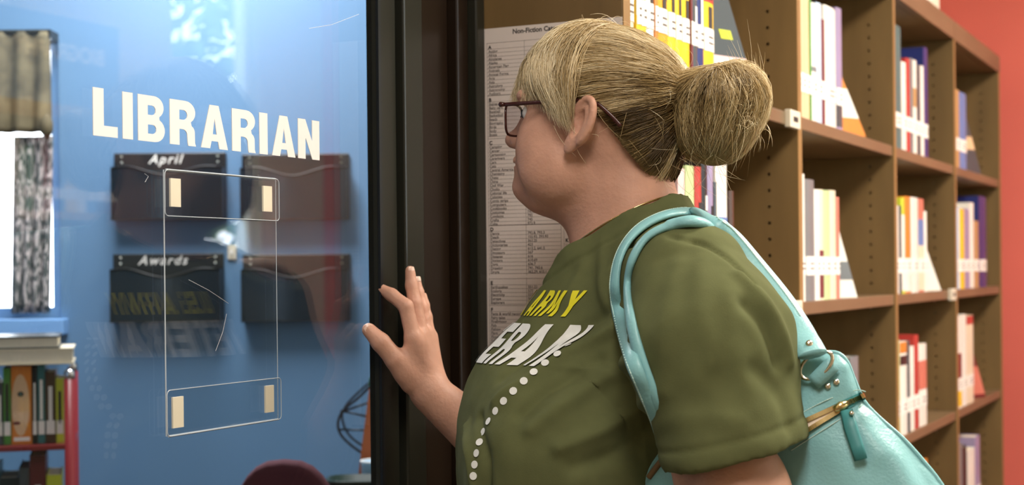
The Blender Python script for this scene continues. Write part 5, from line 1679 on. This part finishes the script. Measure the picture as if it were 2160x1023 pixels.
idx = np.arange(n * K * 3).reshape(n, K, 3); q = []
for k in range(3):
    q.append(np.stack([idx[:, :-1, k], idx[:, :-1, (k + 1) % 3], idx[:, 1:, (k + 1) % 3], idx[:, 1:, k]], -1).reshape(-1, 4))
M_hair = mat('blond_hair', (.4, .33, .2), .30, spec=.5)
hs = mesh_fast('hair_strands', V.reshape(-1, 3), np.concatenate(q), M_hair, hair); hs['kind'] = 'stuff'
ca = hs.data.color_attributes.new('tint', 'FLOAT_COLOR', 'POINT')
cc_ = np.concatenate([np.repeat(np.array(SCOL), K * 3, 0), np.ones((n * K * 3, 1))], 1).astype(np.float32); ca.data.foreach_set('color', cc_.ravel())
an_ = M_hair.node_tree.nodes.new('ShaderNodeAttribute'); an_.attribute_name = 'tint'
M_hair.node_tree.links.new(an_.outputs['Color'], M_hair.node_tree.nodes['Principled BSDF'].inputs['Base Color'])

# ------------------------------------------------------------------ eyeglasses
gl = thing('eyeglasses', tuple(HD(.106, 0, 1.54)), 'dark brown rectangular eyeglasses worn by the person', 'eyeglasses')
GA = .108


def gpt(f, l, z): return Vector(HD(f, l, z))


for sd in (1, -1):
    P = []
    for t in range(36):
        a = math.tau * t / 36; c, s_ = math.cos(a), math.sin(a)
        P.append(gpt(GA - .004 * ((.034 + .028 * c) / .06) ** 2, sd * (.0345 + .0285 * math.copysign(abs(c) ** .62, c)), 1.5375 + .0195 * math.copysign(abs(s_) ** .62, s_) - (.002 * c if s_ < 0 else 0)))
    MB().tube(P, .0016, 6, True).build('rim', M_specs, gl, True)
    V = [p + Vector((.0006, 0, 0)) for p in P] + [p - Vector((.0006, 0, 0)) for p in P]; n = 36
    mesh_py('lens', V, [tuple(range(n)), tuple(reversed(range(n, 2 * n)))] + [(i, (i + 1) % n, (i + 1) % n + n, i + n) for i in range(n)], M_lens, gl)
    tp = MB().tube(spline([gpt(.105, sd * .0665, 1.5535), gpt(.085, sd * .0715, 1.5530), gpt(.062, sd * .0752, 1.5525), gpt(.03, sd * .0785, 1.552), gpt(.0, sd * .0800, 1.5515), gpt(-.022, sd * .0805, 1.547), gpt(-.040, sd * .079, 1.532), gpt(-.052, sd * .077, 1.518)], 4),
                   [(.0024, .0013)] * 29, 6).build('temple', M_specs, gl, True)
    MB().tube([gpt(.110, sd * .0620, 1.5535), gpt(.1085, sd * .0668, 1.5540), gpt(.103, sd * .0672, 1.5535)], [.0026, .0032, .0026], 7).build('hinge', M_specs, gl, True)
    MB().tube([gpt(GA, sd * .009, 1.538), gpt(.098, sd * .0105, 1.533), gpt(.096, sd * .0112, 1.526)], [.0010, .0012, .0030], 6).build('nose_pad', M_acryledge, gl, True)
MB().tube(spline([gpt(GA, .0065, 1.543), gpt(.1125, 0, 1.545), gpt(GA, -.0065, 1.543)], 4), .0018, 6).build('bridge', M_specs, gl, True)

# ------------------------------------------------------------------ necklace
nk = thing('necklace', tuple(HD(.0, .0, 1.40)), 'thin gold chain necklace around the neck above the collar', 'necklace')
P = []
for t in range(40):
    a = math.tau * t / 40
    d = HM[0] * math.cos(a) + HM[1] * math.sin(a)
    o = (NP + NB) / 2; d = d - nn * (d @ nn); d /= np.linalg.norm(d)
    r = BODY_BVH.ray_cast(Vector(o + nn * .004 + d * .2), Vector(-d), .25)
    r2 = SB.ray_cast(Vector(o + nn * .004 + d * .2), Vector(-d), .25)
    p = np.array(r[0]) if r[0] is not None else o + d * .07
    P.append(Vector(p + d * .0012 + nn * .001))
MB().tube(P, .0010, 5, True).build('chain', M_gold, nk, True)

# ------------------------------------------------------------------ shoulder bag
BAGB = 0.165                  # lateral place of the bag: between the arm and her side
BY = HY - BAGB
OUT = [(1362, 1030), (1372, 990), (1405, 945), (1480, 885), (1570, 828), (1655, 772), (1700, 752), (1740, 743), (1770, 746), (1788, 765), (1800, 795), (1822, 845), (1856, 882), (1905, 925), (1950, 975), (1985, 1020), (2010, 1070), (2005, 1130), (1960, 1180), (1800, 1215), (1600, 1210), (1430, 1160), (1372, 1090)]
OP = [at_y(px, py, BY) for px, py in OUT]
pl = np.array([(p.x, p.z) for p in spline(OP + [OP[0]], 3)])[:-1]
bl = np.array((pl[:, 0].min() - .02, BY - .075, pl[:, 1].min() - .02)); bh = np.array((pl[:, 0].max() + .02, BY + .075, pl[:, 1].max() + .02))
bg_ = Field(bl, bh, .0030)
ax0 = bg_.lo[0] + bg_.h * np.arange(bg_.n[0]); az0 = bg_.lo[2] + bg_.h * np.arange(bg_.n[2])
X2, Z2 = np.meshgrid(ax0, az0, indexing='ij'); dd = np.full(X2.shape, 9.0); inside = np.zeros(X2.shape, bool)
for (xa, za), (xb, zb_) in zip(pl, np.roll(pl, -1, 0)):
    ex, ez = xb - xa, zb_ - za; t = np.clip(((X2 - xa) * ex + (Z2 - za) * ez) / (ex * ex + ez * ez + 1e-12), 0, 1)
    dd = np.minimum(dd, np.hypot(X2 - xa - t * ex, Z2 - za - t * ez))
    c = (za > Z2) != (zb_ > Z2)
    inside ^= c & (X2 < (xb - xa) * (Z2 - za) / (zb_ - za + 1e-12) + xa)
sd2 = np.where(inside, dd, -dd)
wid = .060; u = np.clip(sd2 / wid, 0, 1)
fl_ = (np.array(pl[:, 1].max()) - Z2) / .22
TH = (.018 + .030 * np.clip(fl_, 0, 1)) * np.sqrt(np.clip(1 - (1 - u) ** 2, 0, 1))
TH = np.where(sd2 < 0, sd2, TH)
yv = bg_.lo[1] + bg_.h * np.arange(bg_.n[1]) - BY
bg_.v[:] = (np.abs(yv)[None, :, None] - TH[:, None, :]).astype(np.float32) * .7
V, F = bg_.mesh(); V = relax(V, F, 4)
bag = thing('handbag', (float(V[:, 0].mean()), BY, float(V[:, 2].min())), 'pale teal leather shoulder bag with gold zip tucked under the arm', 'handbag')
N = vnormals(V, F)
bvb = BVHTree.FromPolygons([Vector(v) for v in V], F.tolist())
disp = np.zeros(len(V))
for plx, amp, wd in (([(1810, 850), (1850, 900), (1920, 960), (1960, 1020)], -.004, .012), ([(1830, 880), (1890, 960), (1920, 1040)], .004, .014), ([(1700, 900), (1760, 960), (1800, 1030)], .003, .02), ([(1660, 770), (1720, 762), (1780, 775)], .002, .006), ([(1780, 800), (1800, 860), (1850, 960)], .003, .012)):
    pts = [hit(x, y, bvb)[0] for x, y in plx]; pts = [p for p in pts if p is not None]
    if len(pts) > 1: disp += amp * np.exp(-(polydist(V, pts) / wd) ** 2)
V = (V + N * disp[:, None]).astype(np.float32)
bb = mesh_fast('body', V, F, M_teal, bag)
BB = BVHTree.FromPolygons([Vector(v) for v in V], F.tolist())
# welt around the edge
MB().tube([Vector((p[0], BY, p[1])) for p in pl[::1]], .0022, 6, True).build('edge_piping', M_teal, bag, True)


def on_bag(px, py, off=.001):
    p, nrm = hit(px, py, BB)
    if p is None: return at_y(px, py, BY - .04), Vector((0, -1, 0))
    return Vector(p) + Vector(nrm) * off, Vector(nrm)


def ribbon(name, pa, pb, m, parent, off):
    V = []; F = []
    for a, b in zip(pa, pb):
        V += [on_bag(*a, off)[0], on_bag(*b, off)[0]]
    for i in range(len(pa) - 1): F.append((2 * i, 2 * i + 1, 2 * i + 3, 2 * i + 2))
    return mesh_py(name, V, F, m, parent)


def lerp2(a, b, n): return [(a[0] + (b[0] - a[0]) * i / n, a[1] + (b[1] - a[1]) * i / n) for i in range(n + 1)]


zu = lerp2((1668, 898), (1816, 826), 24); zl = lerp2((1668, 936), (1826, 842), 24)
ribbon('zip_opening', zu, zl, M_tealdk, bag, .0012)
zlu = lerp2((1668, 907), (1770, 858), 12); zll = lerp2((1668, 926), (1770, 866), 12)
ribbon('lining', zlu, zll, M_lining, bag, .0020)


def teeth(name, a, b, n):
    mb = MB()
    for (px, py) in lerp2(a, b, n):
        p, nr = on_bag(px, py, .0030); p2, _ = on_bag(px + 4, py - 2, .0030)
        d = (p2 - p).normalized(); s_ = nr.cross(d)
        c = [p + d * (.0008 * i) + s_ * (.0023 * j) + nr * (.0008 * k) for k in (-1, 1) for j in (-1, 1) for i in (-1, 1)]
        mb.add(c, [(0, 2, 3, 1), (4, 5, 7, 6), (0, 1, 5, 4), (2, 6, 7, 3), (0, 4, 6, 2), (1, 3, 7, 5)])
    o = mb.build(name, M_gold, bag); o['kind'] = 'stuff'; return o


teeth('zip_teeth', (1668, 903), (1772, 855), 34); teeth('zip_teeth', (1668, 931), (1772, 866), 36); teeth('zip_teeth', (1776, 856), (1822, 834), 16)
p, nr = on_bag(1774, 858, .005); p2, _ = on_bag(1794, 848, .005); d = (p2 - p).normalized()
MB().tube([p - d * .008, p, p + d * .007], [.003, .0052, .003], 8).build('zip_slider', M_gold, bag, True)
# leather pull tab
ta = [on_bag(1786, 868, .006), on_bag(1797, 905, .007), on_bag(1810, 945, .008), on_bag(1818, 972, .008)]
MB().tube([q[0] for q in ta], [(.0022, .0065), (.0022, .0070), (.0022, .0068), (.0022, .0066)], 8, flat=[q[1] for q in ta]).build('zip_pull', M_tealdk, bag, True)
q0, nq = on_bag(1797, 878, .0095); MB().tube([q0, q0 + nq * .002], [.0028, .0016], 10).build('rivet', M_nickel, bag, True)
# stitching on both sides of the zip


def stitches(name, pts, n, off=.0012, ln=.0016):
    P = [on_bag(x, y, off)[0] for x, y in pts]; P = spline(P, 10); mb = MB()
    L = [0]
    for a, b in zip(P, P[1:]): L.append(L[-1] + (b - a).length)
    for k in range(n):
        s = L[-1] * (k + .5) / n; i = max(j for j in range(len(L)) if L[j] <= s); i = min(i, len(P) - 2)
        a = P[i].lerp(P[i + 1], (s - L[i]) / max(1e-9, L[i + 1] - L[i])); d = (P[i + 1] - P[i]).normalized()
        mb.tube([a - d * ln, a, a + d * ln], [.0003, .0006, .0003], 5)
    o = mb.build(name, M_stitch, bag); o['kind'] = 'stuff'


stitches('zip_stitching', [(1670, 884), (1740, 846), (1800, 824), (1826, 826)], 40)
stitches('zip_stitching', [(1670, 950), (1740, 905), (1815, 858)], 40)
# ring, tab and rivets where the strap joins the bag
rc, rn = on_bag(1729, 774, .008)
tdir = (at_y(1748, 800, BY) - at_y(1705, 745, BY)).normalized(); rs = rn.cross(tdir).normalized()
ringP = [rc + tdir * (.012 * math.sin(a)) * .9 + rs * (.019 * math.cos(a)) + rn * .002 for a in [math.tau * i / 24 for i in range(24)]]
MB().tube(ringP, .0020, 7, True).build('ring', M_nickel, bag, True)
tb = [on_bag(1731, 780, .0095), on_bag(1739, 789, .0075), on_bag(1750, 801, .0045)]
MB().tube([q[0] for q in tb], [(.0022, .0150), (.0024, .0158), (.0018, .0150)], 10, flat=[q[1] for q in tb]).build('ring_tab', M_teal, bag, True)
for (px, py) in ((1746, 815), (1764, 806)):
    q0, nq = on_bag(px, py, .0005); MB().tube([q0, q0 + nq * .0016, q0 + nq * .0024], [.0034, .0032, .0016], 12).build('rivet', M_nickel, bag, True)
# brown zip along the mouth of the bag under the arm
MB().tube(spline([on_bag(1372, 1008, .002)[0], on_bag(1385, 990, .002)[0], on_bag(1402, 968, .002)[0], on_bag(1420, 948, .002)[0]], 5), .0035, 6).build('mouth_zip', mat('brown_zip', srgb(120, 92, 58), .5), bag, True)


# straps: flat leather bands over the shoulder, lying on the shirt
def strap_path(px_pts, off):
    P = []; Nn = []; P0y = 9.0
    if px_pts[0][2] is None: P0y = hit(px_pts[3][0], px_pts[3][1], SB)[0][1] - off
    for q in px_pts:
        p = None; q0_ = q
        if len(q) == 4: q = (q[0], q[1], HY - (P0y + q[3]))
        if len(q) == 2:
            p, nr = hit(q[0], q[1], SB)
            if p is not None: P.append(Vector(p) + Vector(nr) * off); Nn.append(Vector(nr)); P0y = min(P0y, P[-1].y)
            else: q = (q[0], q[1], .13)
        if p is None:
            P.append(Vector(at_y(q[0], q[1], HY - q[2]))); Nn.append(Vector(hit(px_pts[3][0], px_pts[3][1], SB)[1]) if len(q0_) == 4 else Vector((0.45, -.85, 0.35)).normalized())
    return spline(P, 8), spline(Nn, 8)


ST1 = [(1414, 985, None, .055), (1394, 915, None, .036), (1364, 835, None, .003), (1336, 755), (1311, 670), (1304, 600), (1318, 535), (1355, 487), (1410, 460), (1460, 455), (1505, 470, .150), (1545, 505, .140), (1590, 562, .140), (1640, 628, .150), (1682, 692, .170), (1700, 722, .188), (1714, 748, .200)]
ST2 = [(1422, 985, None, .060), (1408, 925, None, .045), (1382, 845, None, .006), (1357, 760), (1337, 680), (1330, 608), (1340, 550), (1370, 505), (1420, 480), (1470, 474), (1512, 492, .130), (1550, 530, .120), (1600, 610, .120), (1650, 700, .120), (1690, 770, .125)]
for w_, pts in ((.0088, ST1), (.0074, ST2)):
    P, Nn = strap_path(pts, .0045 if pts is ST1 else .0035)
    nP = len(P)
    wide = [(w_ + .0070 * min(1, max(0, (i / nP - .58) / .25))) for i in range(nP)]
    rad = [(.0042 if i / nP < .55 else .0060, wide[i]) for i in range(nP)]
    st = MB().tube(P, rad, 12, flat=Nn).build('strap', M_teal, bag, True)
    if pts is ST1:
        mb = MB()
        for i in range(10, int(nP * .86)):
            a, b = P[i], P[i + 1]; dv = (b - a).normalized(); nv = (Nn[i] - dv * Nn[i].dot(dv)).normalized(); sdv = dv.cross(nv).normalized()
            for f in (.25, .75):
                c = a.lerp(b, f) + nv * (rad[i][0] * .88) - sdv * (wide[i] * .52)
                mb.tube([c - dv * .0017, c, c + dv * .0017], [.0003, .0008, .0003], 5)
        o = mb.build('strap_stitching', M_stitch, st); o['kind'] = 'stuff'
        e = P[-7]; nv = Nn[-7].normalized()
        MB().tube([e + nv * .005, e + nv * .0080, e + nv * .0092], [.0040, .0038, .002], 12).build('strap_rivet', M_nickel, bag, True)
